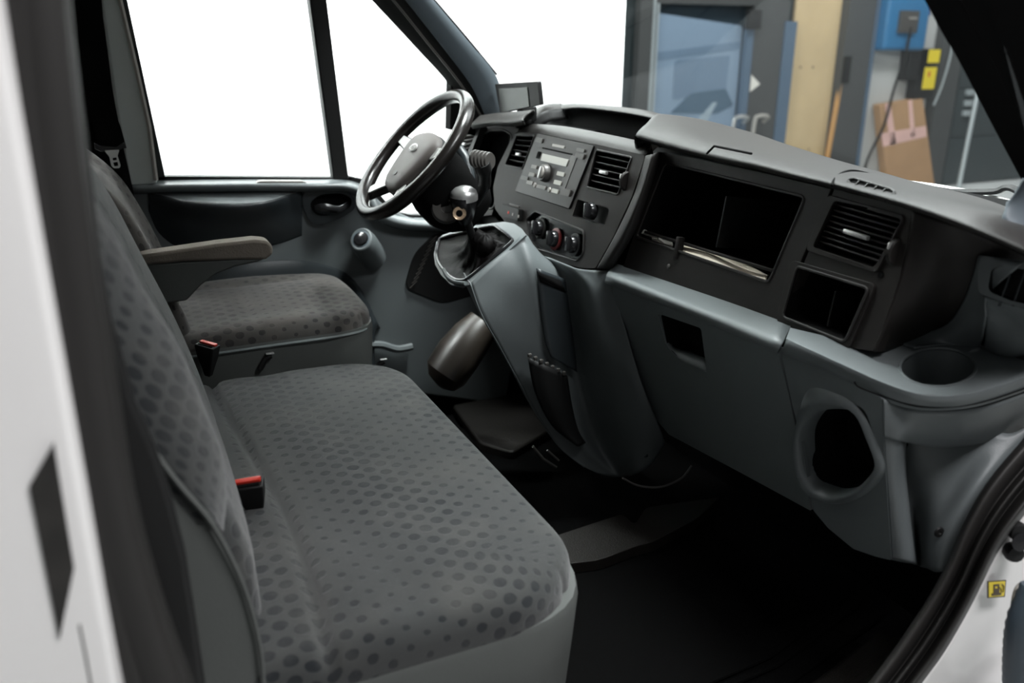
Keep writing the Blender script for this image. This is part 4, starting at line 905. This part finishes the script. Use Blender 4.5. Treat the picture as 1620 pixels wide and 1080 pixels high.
obj('corner_column', patch([[fc(1398, 690), fc(1401, 745), fc(1405, 800), fc(1408, 850), fc(1410, 886)],
                            [K(1414, 692, 'x', 1.012), K(1415, 745, 'x', 1.022), K(1420, 800, 'x', 1.034), K(1424, 850, 'x', 1.045), K(1428, 889, 'x', 1.055)],
                            [K(1428, 694, 'x', 1.03), K(1430, 745, 'x', 1.042), K(1435, 800, 'x', 1.056), K(1440, 850, 'x', 1.068), K(1446, 892, 'x', 1.078)],
                            [K(1434, 695, 'x', 1.07), K(1434, 745, 'x', 1.08), K(1439, 800, 'x', 1.09), K(1444, 850, 'x', 1.10), K(1450, 893, 'x', 1.11)]], 4, 4), GREY, ld, angle=180, solid=.003)
obj('kick_panel', patch([[K(1424, 672, 'x', 1.10), K(1445, 676, 'y', .86), K(1500, 680, 'y', .83), K(1560, 678, 'y', .805), K(1600, 686, 'y', .785), K(1640, 664, 'y', .775)],
                         [K(1431, 770, 'x', 1.11), K(1446, 775, 'y', .86), K(1478, 775, 'y', .83), K(1512, 772, 'y', .805), K(1545, 765, 'y', .775), K(1580, 745, 'y', .77)],
                         [K(1438, 830, 'x', 1.12), K(1450, 840, 'y', .87), K(1464, 842, 'y', .83), K(1480, 840, 'y', .80), K(1505, 838, 'y', .775), K(1530, 825, 'y', .77)],
                         [K(1448, 893, 'x', 1.13), K(1456, 895, 'y', .87), K(1462, 897, 'y', .83), K(1470, 899, 'y', .80), K(1486, 904, 'y', .775), K(1505, 890, 'y', .77)]], 5, 5), GREY, ld, angle=180, solid=.003)
obj('nose_seam', tube(B(), crpath([FT.pt(FT.px(x, y, -.022), -.022)+V((-.0015, -.001, 0)) for x, y in ((1352, 604), (1362, 613), (1400, 627), (1450, 642), (1505, 643), (1556, 635), (1606, 619), (1660, 599))], 4), .0011, 5), MATT, ld)
obj('panel_screw', lathe(B(), K(1485, 841, 'y', .786), (-.1, -1, 0), [(.009, 0), (.008, .003), (.003, .0035), (.001, .001)], 12), BLACK, ld)

# ------------------------------------------------------------------ gear console
gc = empty('gear_console', (.95, 1.75, .2), 'blue grey console sweeping down from the gear lever to the floor', 'console')
cols_px = [[(745, 447), (762, 495), (790, 545), (820, 600), (850, 655), (885, 705), (925, 738)],
           [(772, 421), (795, 470), (820, 530), (845, 590), (868, 650), (900, 712), (942, 747)],
           [(806, 391), (828, 440), (845, 510), (862, 575), (885, 640), (915, 712), (958, 752)],
           [(831, 370), (846, 420), (860, 500), (878, 570), (902, 640), (930, 706), (972, 754)],
           [(852, 400), (896, 440), (905, 510), (915, 580), (932, 645), (952, 706), (986, 754)],
           [(900, 421), (925, 450), (940, 515), (955, 580), (970, 640), (988, 698), (1005, 750)],
           [(932, 427), (950, 460), (968, 520), (986, 580), (1005, 640), (1022, 692), (1030, 735)],
           [(962, 427), (974, 470), (992, 530), (1010, 590), (1028, 640), (1046, 682), (1052, 700)]]
dep = ['y:1.82,1.80,1.80,1.80,1.78,1.75,1.72', 'y:1.82,1.80,1.79,1.79,1.77,1.74,1.71', 'y:1.83,1.79,1.785,1.78,1.76,1.73,1.70', 'y:1.84,1.79,1.78,1.77,1.75,1.72,1.69',
       'x:.955,.985,1.0,1.01,1.03,1.06,1.09', 'x:.965,.97,.98,1.0,1.02,1.05,1.08', 'x:.978,.985,1.0,1.015,1.04,1.07,1.10', 'x:1.0,1.005,1.02,1.04,1.065,1.10,1.12']
G_ = [[at(p[0], p[1], d[0], v) for p, v in zip(c, map(float, d[2:].split(',')))] for c, d in zip(cols_px, dep)]
obj('housing', patch(G_, 5, 5), GREY, gc, angle=180, solid=.004)
left_edge = G_[0]
obj('housing_side', patch([left_edge, [p+V((.015, .06, -.005)) for p in left_edge], [p+V((.05, .20, 0)) for p in left_edge]], 5, 3), GREY, gc, angle=180, solid=.003)
Fy = Frame((0, 1.782, 0), (1, 0, 0), (0, 0, 1))
cp = obj('cover_panel', patch([[Yp(848, 424, 1.782), Yp(852, 460, 1.778), Yp(858, 510, 1.772), Yp(864, 545, 1.765), Yp(872, 565, 1.76)], [Yp(893, 441, 1.782), Yp(898, 475, 1.776), Yp(904, 520, 1.77), Yp(909, 560, 1.762), Yp(912, 588, 1.757)]], 4, 4), GREYD, gc, solid=-.004)
obj('panel_slot', patch([[Yp(851, 430, 1.772), Yp(855, 447, 1.772)], [Yp(887, 444, 1.772), Yp(896, 463, 1.772)]], 2, 2), MATT, cp, solid=.002)
# black holder on the lower console
hd = obj('black_holder', patch([[Yp(835, 566, 1.76), Yp(846, 620, 1.75), Yp(872, 672, 1.735), Yp(905, 700, 1.72)], [Yp(868, 580, 1.735), Yp(874, 632, 1.725), Yp(893, 680, 1.715), Yp(915, 706, 1.70)], [Yp(898, 594, 1.75), Yp(905, 640, 1.735), Yp(915, 680, 1.72), Yp(927, 700, 1.71)]], 4, 4), BLACK, gc, angle=180, solid=.004)
bm = B()
for i in range(7):
    t = i/6; box(bm, Yp(838+t*54, 562+t*28, 1.742), (.010, .008, .010), None, .003)
obj('holder_clip', bm, BTND, hd)
obj('foot_screw', lathe(B(), Xp(1021, 717, 1.085), (-1, -.3, .1), [(.010, 0), (.009, .004), (.003, .004), (.001, .002)], 14), GREYD, gc)
FGt = Frame((.75, 1.84, .608), (0, -1, 0), (.78, 0, .625))
GR = [(691, 400), (694, 385), (701, 376), (740, 366), (778, 358), (790, 363), (808, 377), (808, 385), (772, 415), (741, 440), (730, 444), (717, 441), (703, 428), (694, 415)]
# gaiter opening
gl = crpath([FGt.px(*p).to_3d() for p in GR], 3, True); gl = [V((p.x, p.y)) for p in gl]
obj('gaiter_rim', FGt.rim(gl, .0045, .001), GLOSS, gc)
# top skin round the opening
outG = [FGt.px(*p) for p in [(686, 402), (690, 382), (700, 371), (740, 358), (780, 352), (797, 350), (813, 353), (825, 361), (832, 371), (808, 392), (773, 422), (746, 449), (730, 453), (712, 449), (697, 434), (688, 418)]]
obj('top_skin', FGt.plate(outG, [gl], .004, -.001), GREY, gc, bevel=.0015)
obj('end_trim', tube(B(), crpath([FGt.pt(FGt.px(x, y), .004) for x, y in ((703, 428), (710, 440), (722, 448), (738, 450))], 4), .005, 8), TRIMG, gc)

obj('bracket', tube(B(), [Yp(843, 706, 1.74), Yp(860, 726, 1.74), Yp(880, 739, 1.74)], .0035, 6), BTND, gc)
obj('bracket', tube(B(), [Yp(866, 712, 1.72), Yp(884, 728, 1.72)], .0030, 6), BTND, gc)
obj('loose_cable', tube(B(), crpath([at(x, y, 'y', 1.50) for x, y in ((985, 756), (1010, 768), (1045, 770), (1078, 756), (1094, 736))], 5), .0025, 6), BTND, gc)
# ------------------------------------------------------------------ gear lever
gv = empty('gear_lever', (.80, 1.93, .62), 'gear lever with silver capped black knob and gathered leather gaiter', 'gear lever')
top_c = at(748, 366, 'y', 1.93)
secs = []
for k in range(9):
    t = k/8; ring = []
    for i, p in enumerate(gl):
        base = FGt.pt(p, -.002); q = top_c + (base-top_c)*(1-t)**1.0
        rr = (1-t)
        fold = .011*math.sin(i*1.15+k*1.3)*math.sin(PI*min(1, t*1.15))
        ctr = top_c*t+base*(1-t)
        rad = (FGt.pt(p, 0)-FGt.pt(V((0, 0)), 0)); dirv = (base-FGt.pt(sum(gl, V((0, 0)))/len(gl), 0)).normalized()
        sag = -FGt.N*(.030*math.sin(PI*t))*(1 if k < 8 else 0)
        ring.append(ctr*(1) + dirv*(.014*t+fold) + sag)
    secs.append(ring)
obj('gaiter', loft(B(), secs, True, False), GAITER, gv, angle=180)
bm = B(); kb = at(735, 322, 'y', 1.90)
lc = at(768, 388, 'y', 1.90)
lump = []
for j in range(9):
    a_ = PI*j/8; lump.append([lc+V((math.cos(2*PI*k/24)*math.sin(a_)*(.026+.005*math.sin(k*1.7+j*2.1)), math.sin(2*PI*k/24)*math.sin(a_)*(.024+.004*math.sin(k*2.3+j)), math.cos(a_)*.026+.003*math.sin(k*1.3))) for k in range(24)])
loft(bm, lump)
obj('gaiter_collar', bm, GAITER, gv, angle=180)
obj('stick', tube(B(), [top_c+V((0, 0, -.02)), kb+V((.0, 0, -.02))], .010, 10), BLACK, gv)
kn = obj('knob', lathe(B(), kb+V((0, 0, -.030)), (-.10, -.05, 1), [(.012, -.02), (.020, -.006), (.026, .010), (.031, .032), (.0315, .046), (.026, .058), (.001, .060)], 22), GLOSS, gv)
obj('knob_cap', lathe(B(), kb+V((-.001, -.001, .008)), (-.10, -.05, 1), [(.0325, 0), (.033, .012), (.030, .022), (.021, .030), (.010, .034), (.001, .0345)], 22), SILVER, kn)

# ------------------------------------------------------------------ steering column, wheel, stalk
wc = V((.668, 2.0, .891)); wa = .744
wn = V((-math.cos(wa), 0, math.sin(wa))); we = V((0, 1, 0)); wv = wn.cross(we)      # wv points down the wheel
col = empty('steering_column', wc-wn*.3, 'black steering column cover with ignition lock under the wheel', 'steering column')
def ell(c, a, b, n=22, sq=2.6):
    out = []
    for k in range(n):
        t = 2*PI*k/n; x, y = math.cos(t), math.sin(t)
        x = math.copysign(abs(x)**(2/sq), x); y = math.copysign(abs(y)**(2/sq), y); out.append(c+we*x*a+wv*y*b)
    return out
obj('column_cover', loft(B(), [ell(wc-wn*d+wv*o_, a, b) for d, a, b, o_ in ((.035, .055, .055, 0), (.05, .075, .075, .005), (.10, .082, .085, .012), (.15, .080, .088, .014), (.19, .070, .078, .010), (.22, .050, .055, .006))]), MATT, col, angle=70)
ig = at(716, 333, 'y', 1.915)
obj('lock_surround', lathe(B(), ig+V((0, .04, 0)), (-.35, -1, .25), [(.040, 0), (.038, .030), (.034, .038), (.015, .040), (.014, .036), (.001, .036)], 26), BTND, col)
il = at(727, 337, 'y', 1.872)
lk = obj('ignition_lock', lathe(B(), il+V((.01, .03, -.008)), (-.35, -1, .25), [(.0165, 0), (.0165, .030), (.015, .032), (.008, .030)], 22), mat('brass_ring', (.75, .55, .38), .25, metal=.8), col)
obj('key_slot', lathe(B(), il+V((.01, .03, -.008)), (-.35, -1, .25), [(.0078, 0), (.0078, .0305), (.001, .0305)], 16), MATT, lk)
# stalk with ridged end
sk = at(760, 252, 'y', 1.86)
obj('wiper_stalk', tube(B(), crpath([at(745, 330, 'y', 1.95), at(764, 300, 'y', 1.90), at(766, 275, 'y', 1.875), at(762, 258, 'y', 1.865)], 4), [.012]*5+[.016]*4+[.02]*4, 12), BLACK, col)
bm = B()
for i in range(5): lathe(bm, at(750+i*5.5, 251+i*.9, 'y', 1.865), (.45, -.8, .05), [(.001, 0), (.0195, 0), (.0205, .002), (.0205, .005), (.0195, .007), (.001, .007)], 16)
obj('stalk_dial', bm, BTND, col)
obj('column_shroud_edge', tube(B(), crpath([at(722, 232, 'y', 2.0), at(735, 250, 'y', 1.97), at(742, 275, 'y', 1.95), at(748, 300, 'y', 1.94)], 4), .014, 10), GREYD, col)
sw_ = empty('steering_wheel', wc, 'black leather steering wheel with silver spokes and grey hub', 'steering wheel')
R_ = .1775
ringp = [wc+we*math.cos(2*PI*k/72)*R_+wv*math.sin(2*PI*k/72)*R_ for k in range(72)]
obj('rim', tube(B(), ringp, [.0162+.0018*(abs(math.sin(4*PI*k/72))**3) for k in range(72)], 16, closed=True), LEATHER, sw_, angle=180)
bm = B()
for k in (9, 27, 45, 63): 
    c = ringp[k]; t_ = (ringp[(k+1) % 72]-ringp[k-1]).normalized(); lathe(bm, c-t_*.0008, t_, [(.0172, 0), (.0174, .0008), (.0172, .0016)], 18)
obj('rim_seam', bm, MATT, sw_)
FH = Frame(wc, we*-1, wv*-1)
hubo = [(-.078, .050), (-.030, .068), (.030, .068), (.078, .050), (.085, .010), (.066, -.060), (.040, -.098), (-.040, -.098), (-.066, -.060), (-.085, .010)]
hub = crpath([V((a, b, 0)) for a, b in hubo], 4, True)
bm = B(); loft(bm, [[FH.pt((p.x*s_, p.y*s_), w_) for p in hub] for s_, w_ in ((.80, -.045), (.97, -.030), (1.0, -.014), (.97, -.004), (.85, .004), (.5, .007), (.02, .008))])
hb = obj('airbag_cover', bm, HUBM, sw_, angle=180)
obj('hub_back', loft(B(), [[FH.pt((p.x*s_, p.y*s_), w_) for p in hub] for s_, w_ in ((.55, -.075), (.9, -.055), (1.03, -.040), (1.03, -.020), (.99, -.014))]), BLACK, sw_, angle=70)
# maker's oval badge
ov = [V((.023*math.cos(2*PI*k/28), .0115*math.sin(2*PI*k/28)+.012)) for k in range(28)]
bd = obj('wheel_badge', FH.plate(ov, [], .004, .0105), CHROME, hb)
ov2 = [V((.0195*math.cos(2*PI*k/28), .0088*math.sin(2*PI*k/28)+.012)) for k in range(28)]
obj('badge_field', FH.plate(ov2, [], .002, .0112), BTN, bd)
cu = bpy.data.curves.new('badge_script', 'FONT'); cu.body = 'Ford'; cu.size = .014; cu.extrude = .0003; cu.shear = .4; cu.align_x = 'CENTER'; cu.align_y = 'CENTER'
to = bpy.data.objects.new('badge_tmp', cu); COL.objects.link(to); bpy.context.view_layer.update()
me = bpy.data.meshes.new_from_object(to.evaluated_get(bpy.context.evaluated_depsgraph_get())); bpy.data.objects.remove(to)
bm = B(); bm.from_mesh(me); 
for v in bm.verts: v.co = FH.pt((v.co.x, v.co.y+.012), .0116+v.co.z)
obj('badge_script', bm, CHROME, bd)
obj('horn_mark', FH.plate([V((.010*math.cos(2*PI*k/16), .006*math.sin(2*PI*k/16)-.062)) for k in range(16)], [], .001, .0075), BTND, hb)
def spoke(u0, v0, u1, v1, w0, w1):
    a, b = V((u0, v0)), V((u1, v1)); d = (b-a).normalized(); n = V((-d.y, d.x)); bm = B()
    loft(bm, [[FH.pt(a+n*w0, -.012), FH.pt(a-n*w0, -.012), FH.pt(a-n*w0, -.034), FH.pt(a+n*w0, -.034)], [FH.pt(b+n*w1, -.002), FH.pt(b-n*w1, -.002), FH.pt(b-n*w1, -.018), FH.pt(b+n*w1, -.018)]])
    sp = obj('spoke', bm, LEATHER, sw_, bevel=.003)
    m0, m1 = a.lerp(b, .05), a.lerp(b, .80); bm = B()
    loft(bm, [[FH.pt(m0+n*w0*.9, -.009), FH.pt(m0-n*w0*.9, -.009), FH.pt(m0-n*w0*.9, -.013), FH.pt(m0+n*w0*.9, -.013)], [FH.pt(m1+n*w1*.8, .001), FH.pt(m1-n*w1*.8, .001), FH.pt(m1-n*w1*.8, -.004), FH.pt(m1+n*w1*.8, -.004)]])
    obj('spoke_cover', bm, SILVER, sp, bevel=.002)
for s_ in (-1, 1):
    spoke(s_*.070, .020, s_*.170, .030, .020, .014); spoke(s_*.050, -.080, s_*.108, -.140, .018, .016)

# ------------------------------------------------------------------ navigation screen on the dash
FN = Frame(at(820, 152, 'x', 1.03), (.05, -1, 0), (-.08, 0, 1))
nv = empty('navigation_screen', FN.o, 'small black navigation screen standing on the dashboard by the far pillar', 'screen')
NO = [(783, 133), (850, 129), (854, 166), (791, 180)]; NI = [(789, 140), (835, 138), (838, 168), (796, 177)]
obj('casing', FN.plate(FN.P(NO, .004), [], .012), BLACK, nv, bevel=.003)
obj('display', FN.plate(FN.P(NI, .002), [], .003, .002), SCREEN, nv)
obj('mount', box(B(), FN.pt(FN.px(818, 182), -.03), (.05, .03, .04), None, .006), BLACK, nv)

# ------------------------------------------------------------------ boot over the steering shaft / pedal side
bt = tag(obj('shaft_boot', loft(B(), [ell_ for ell_ in [[c+V((0, math.cos(t)*a, 0))+V((.5, 0, -.86))*0+V((math.sin(t)*b*.8, 0, math.sin(t)*b*-.6)) for t in [2*PI*k/20 for k in range(20)]] for c, a, b in
     ((at(768, 508, 'y', 2.12), .055, .045), (at(748, 530, 'y', 2.11), .065, .055), (at(725, 560, 'y', 2.10), .075, .060), (at(705, 590, 'y', 2.09), .072, .058), (at(698, 605, 'y', 2.09), .050, .040), (at(697, 612, 'y', 2.09), .01, .01))]]),
     mat('dusty_rubber', (.030, .024, .019), .35, var=.6, vscale=18)), 'dusty dark rubber boot beside the pedals below the console', 'rubber boot')

# ------------------------------------------------------------------ passenger door opening: seal, hinge pillar, sticker
def spath(pts, y, n=5): return crpath([at(a, b, 'y', y) for a, b in pts], n)
ds_ = empty('door_seal', (1.0, .71, .4), 'black rubber door seal curving round the passenger doorway front', 'door seal')
def e3(x, z, y=.70):
    d = V((x, y, z))-CAM; k = d.dot(FW); return (810+FPX*d.dot(RT)/k, 540-FPX*d.dot(UP)/k)
inn = [e3(1.25, .93), e3(1.245, .80), (1700, 610), (1620, 693), (1560, 765), (1522, 832), (1492, 902), (1444, 982), (1372, 1082), (1250, 1220)]
outr = [e3(1.31, .93), e3(1.30, .80), (1760, 660), (1650, 780), (1605, 835), (1575, 880), (1538, 955), (1495, 1030), (1455, 1085), (1350, 1230)]
def lerp_px(t): return [(a[0]*(1-t)+b[0]*t, a[1]*(1-t)+b[1]*t) for a, b in zip(inn, outr)]
pr_ = [(0, .735), (.12, .715), (.30, .712), (.38, .722), (.42, .712), (.52, .694), (.60, .70), (.64, .715), (.70, .70), (.80, .682), (.92, .678), (1.0, .695)]
obj('flange', patch([spath(lerp_px(t), y, 1) for t, y in pr_[:5]], 4, 4), RUBBERB, ds_, angle=180, solid=.003)
obj('bulb', patch([spath(lerp_px(t), y, 1) for t, y in pr_[4:]], 4, 4), RUBBER, ds_, angle=180, solid=.003)
hpz = empty('hinge_pillar', (1.15, .70, .3), 'white painted body pillar outside the passenger door seal', 'pillar')
o2 = lerp_px(.98)
far_ = [e3(1.62, .92), e3(1.60, .78), (1900, 700), (1760, 820), (1700, 880), (1650, 940), (1610, 1000), (1560, 1050), (1520, 1100), (1440, 1240)]
mid_ = [(a[0]*.5+b[0]*.5, a[1]*.5+b[1]*.5) for a, b in zip(o2, far_)]
obj('skin', patch([spath(o2, .70, 1), spath(mid_, .70, 1), spath(far_, .695, 1), [p+V((.0, .0, 0)) for p in spath([(x+90, y+50) for x, y in far_], .66, 1)], [p for p in spath([(x+260, y+160) for x, y in far_], .64, 1)]], 4, 4), WHITE, hpz, angle=180, solid=.004)
dh = empty('check_bracket', at(1604, 850, 'y', .68), 'black door hinge bolts on the white pillar at the right', 'bracket')
tag(dh, 'two black bolt heads on the white pillar above the fuel sticker')
for (x, y) in ((1608, 838), (1602, 872)):
    obj('bolt_head', lathe(B(), at(x, y, 'y', .69), (-.5, -1, .1), [(.013, -.006), (.0145, .004), (.012, .011), (.001, .012)], 12), BLACK, dh)
obj('washer', lathe(B(), at(1612, 856, 'y', .68), (-.3, -1, .2), [(.012, 0), (.014, .004), (.001, .005)], 14), GLOSS, dh)
FF = Frame(at(1577, 931, 'y', .690), (1, 0, 0), (0, 0, 1))
fs = empty('fuel_sticker', FF.o, 'small yellow fuel pump sticker on the white body pillar', 'sticker')
obj('backing', FF.plate(FF.P([(1562, 919), (1592, 917), (1590, 944), (1562, 946)], .0015), [], .0006), mat('sticker_black', (.03, .02, .01), .4), fs)
obj('yellow_field', FF.plate(FF.P([(1564, 921), (1590, 919), (1588, 942), (1564, 944)]), [], .0006, .0006), YELLOW, fs)
pk = B()
FF.plate(FF.P([(1571, 924), (1580, 923), (1580, 939), (1571, 940)]), [FF.P([(1573, 926), (1578, 926), (1578, 930), (1573, 930)])], .0006, .0012, pk)
FF.plate(FF.P([(1568, 938), (1583, 937), (1583, 940), (1568, 941)]), [], .0006, .0013, pk)
tube(pk, [FF.pt(FF.px(x, y), .0012) for x, y in ((1580, 928), (1583, 930), (1583, 935), (1586, 935), (1587, 926), (1584, 923))], .0006, 5)
obj('pump_symbol', pk, mat('sticker_brown', (.06, .035, .01), .5), fs)
hz = empty('door_cable_boot', at(1612, 1000, 'y', .62), 'ribbed grey blue rubber boot hanging beside the white pillar', 'rubber boot')
pth = crpath([at(x, y, 'y', .62) for x, y in ((1640, 930), (1618, 985), (1612, 1040), (1612, 1100), (1620, 1180))], 8)
obj('boot', tube(B(), pth, [.020 + .0016*(i % 2) for i in range(len(pth))], 14), BRUSHM, hz)
ck = tag(obj('check_strap', tube(B(), crpath([at(x, y, 'y', .66) for x, y in ((1622, 922), (1610, 930), (1604, 955), (1608, 985), (1622, 992))], 4), .004, 8), BEIGE), 'pale metal door check loop beside the rubber boot', 'door check')
# white outer sill below
tag(obj('step_panel', patch([[(.6, .70, -.03), (.90, .70, .06), (1.02, .70, .12)], [(.6, .60, -.06), (.92, .60, .02), (1.05, .60, .06)], [(.6, .56, -.3), (.95, .56, -.3), (1.08, .56, -.3)]], 4, 4), WHITE, solid=.004), 'white painted outer sill below the passenger doorway', 'sill')

# ------------------------------------------------------------------ passenger-side B-pillar at the left edge
bpn = empty('rear_door_pillar', (-.08, .68, 0), 'white painted body pillar at the rear edge of the open passenger doorway', 'pillar')
pw = rpoly([V((-.60, .56)), V((-.13, .648)), V((-.085, .655)), V((-.050, .660)), V((-.042, .69)), V((-.040, .80)), V((-.60, .80))], [.0, .025, .010, .006, .004, 0, 0])
obj('skin', loft(B(), [[(p.x, p.y, z) for p in pw] for z in (-.1, 1.6)]), WHITE, bpn, angle=60)
obj('lock_plate', pxy([(46, 770), (85, 703), (117, 900), (94, 1012)], .6535, .67), mat('worn_black_steel', (.02, .018, .016), .5, var=.8, vscale=40), bpn)
obj('shut_seam', tube(B(), [Yp(125, 985, .660), Yp(134, 1030, .660), Yp(144, 1085, .660)], .003, 6), BLACK, bpn)
bsl = empty('rear_door_seal', (-.03, .68, .6), 'dark rubber door seal running down the rear edge of the doorway', 'door seal')
def vtube(pts, y, r, mt, name, par, flat=1.0): return obj(name, tube(B(), crpath([Yp(px_, py_, y) for px_, py_ in pts], 4), r, 12, flat=flat), mt, par, angle=180)
vtube([(38, -200), (58, 20), (88, 280), (128, 560), (165, 780), (212, 960), (275, 1150)], .69, .0155, RUBBERB, 'bulb', bsl, 1.2)
vtube([(20, -200), (34, 0), (60, 280), (100, 560), (132, 760), (172, 940), (235, 1150)], .685, .010, RUBBERB, 'lip', bsl)
vtube([(62, -200), (84, 20), (112, 280), (152, 540), (190, 780), (240, 960), (310, 1150)], .72, .012, RUBBER, 'flange', bsl)
bt_ = empty('pillar_trim', (0, .78, .5), 'black plastic inner pillar trim beside the bench backrest', 'pillar trim')
obj('cover', pxy([(60, -160), (92, -60), (118, 60), (140, 230), (158, 400), (176, 500), (215, 640), (250, 720), (275, 800), (295, 880), (312, 990), (328, 1100), (340, 1250), (120, 1250), (110, 800), (60, 300)], .775, .80), BLACK, bt_, bevel=.006)
obj('trim_edge', tube(B(), crpath([Yp(x, y, .772) for x, y in ((70, -160), (96, 20), (110, 150), (124, 300), (140, 420), (160, 500))], 4), .006, 8), RUBBERB, bt_)
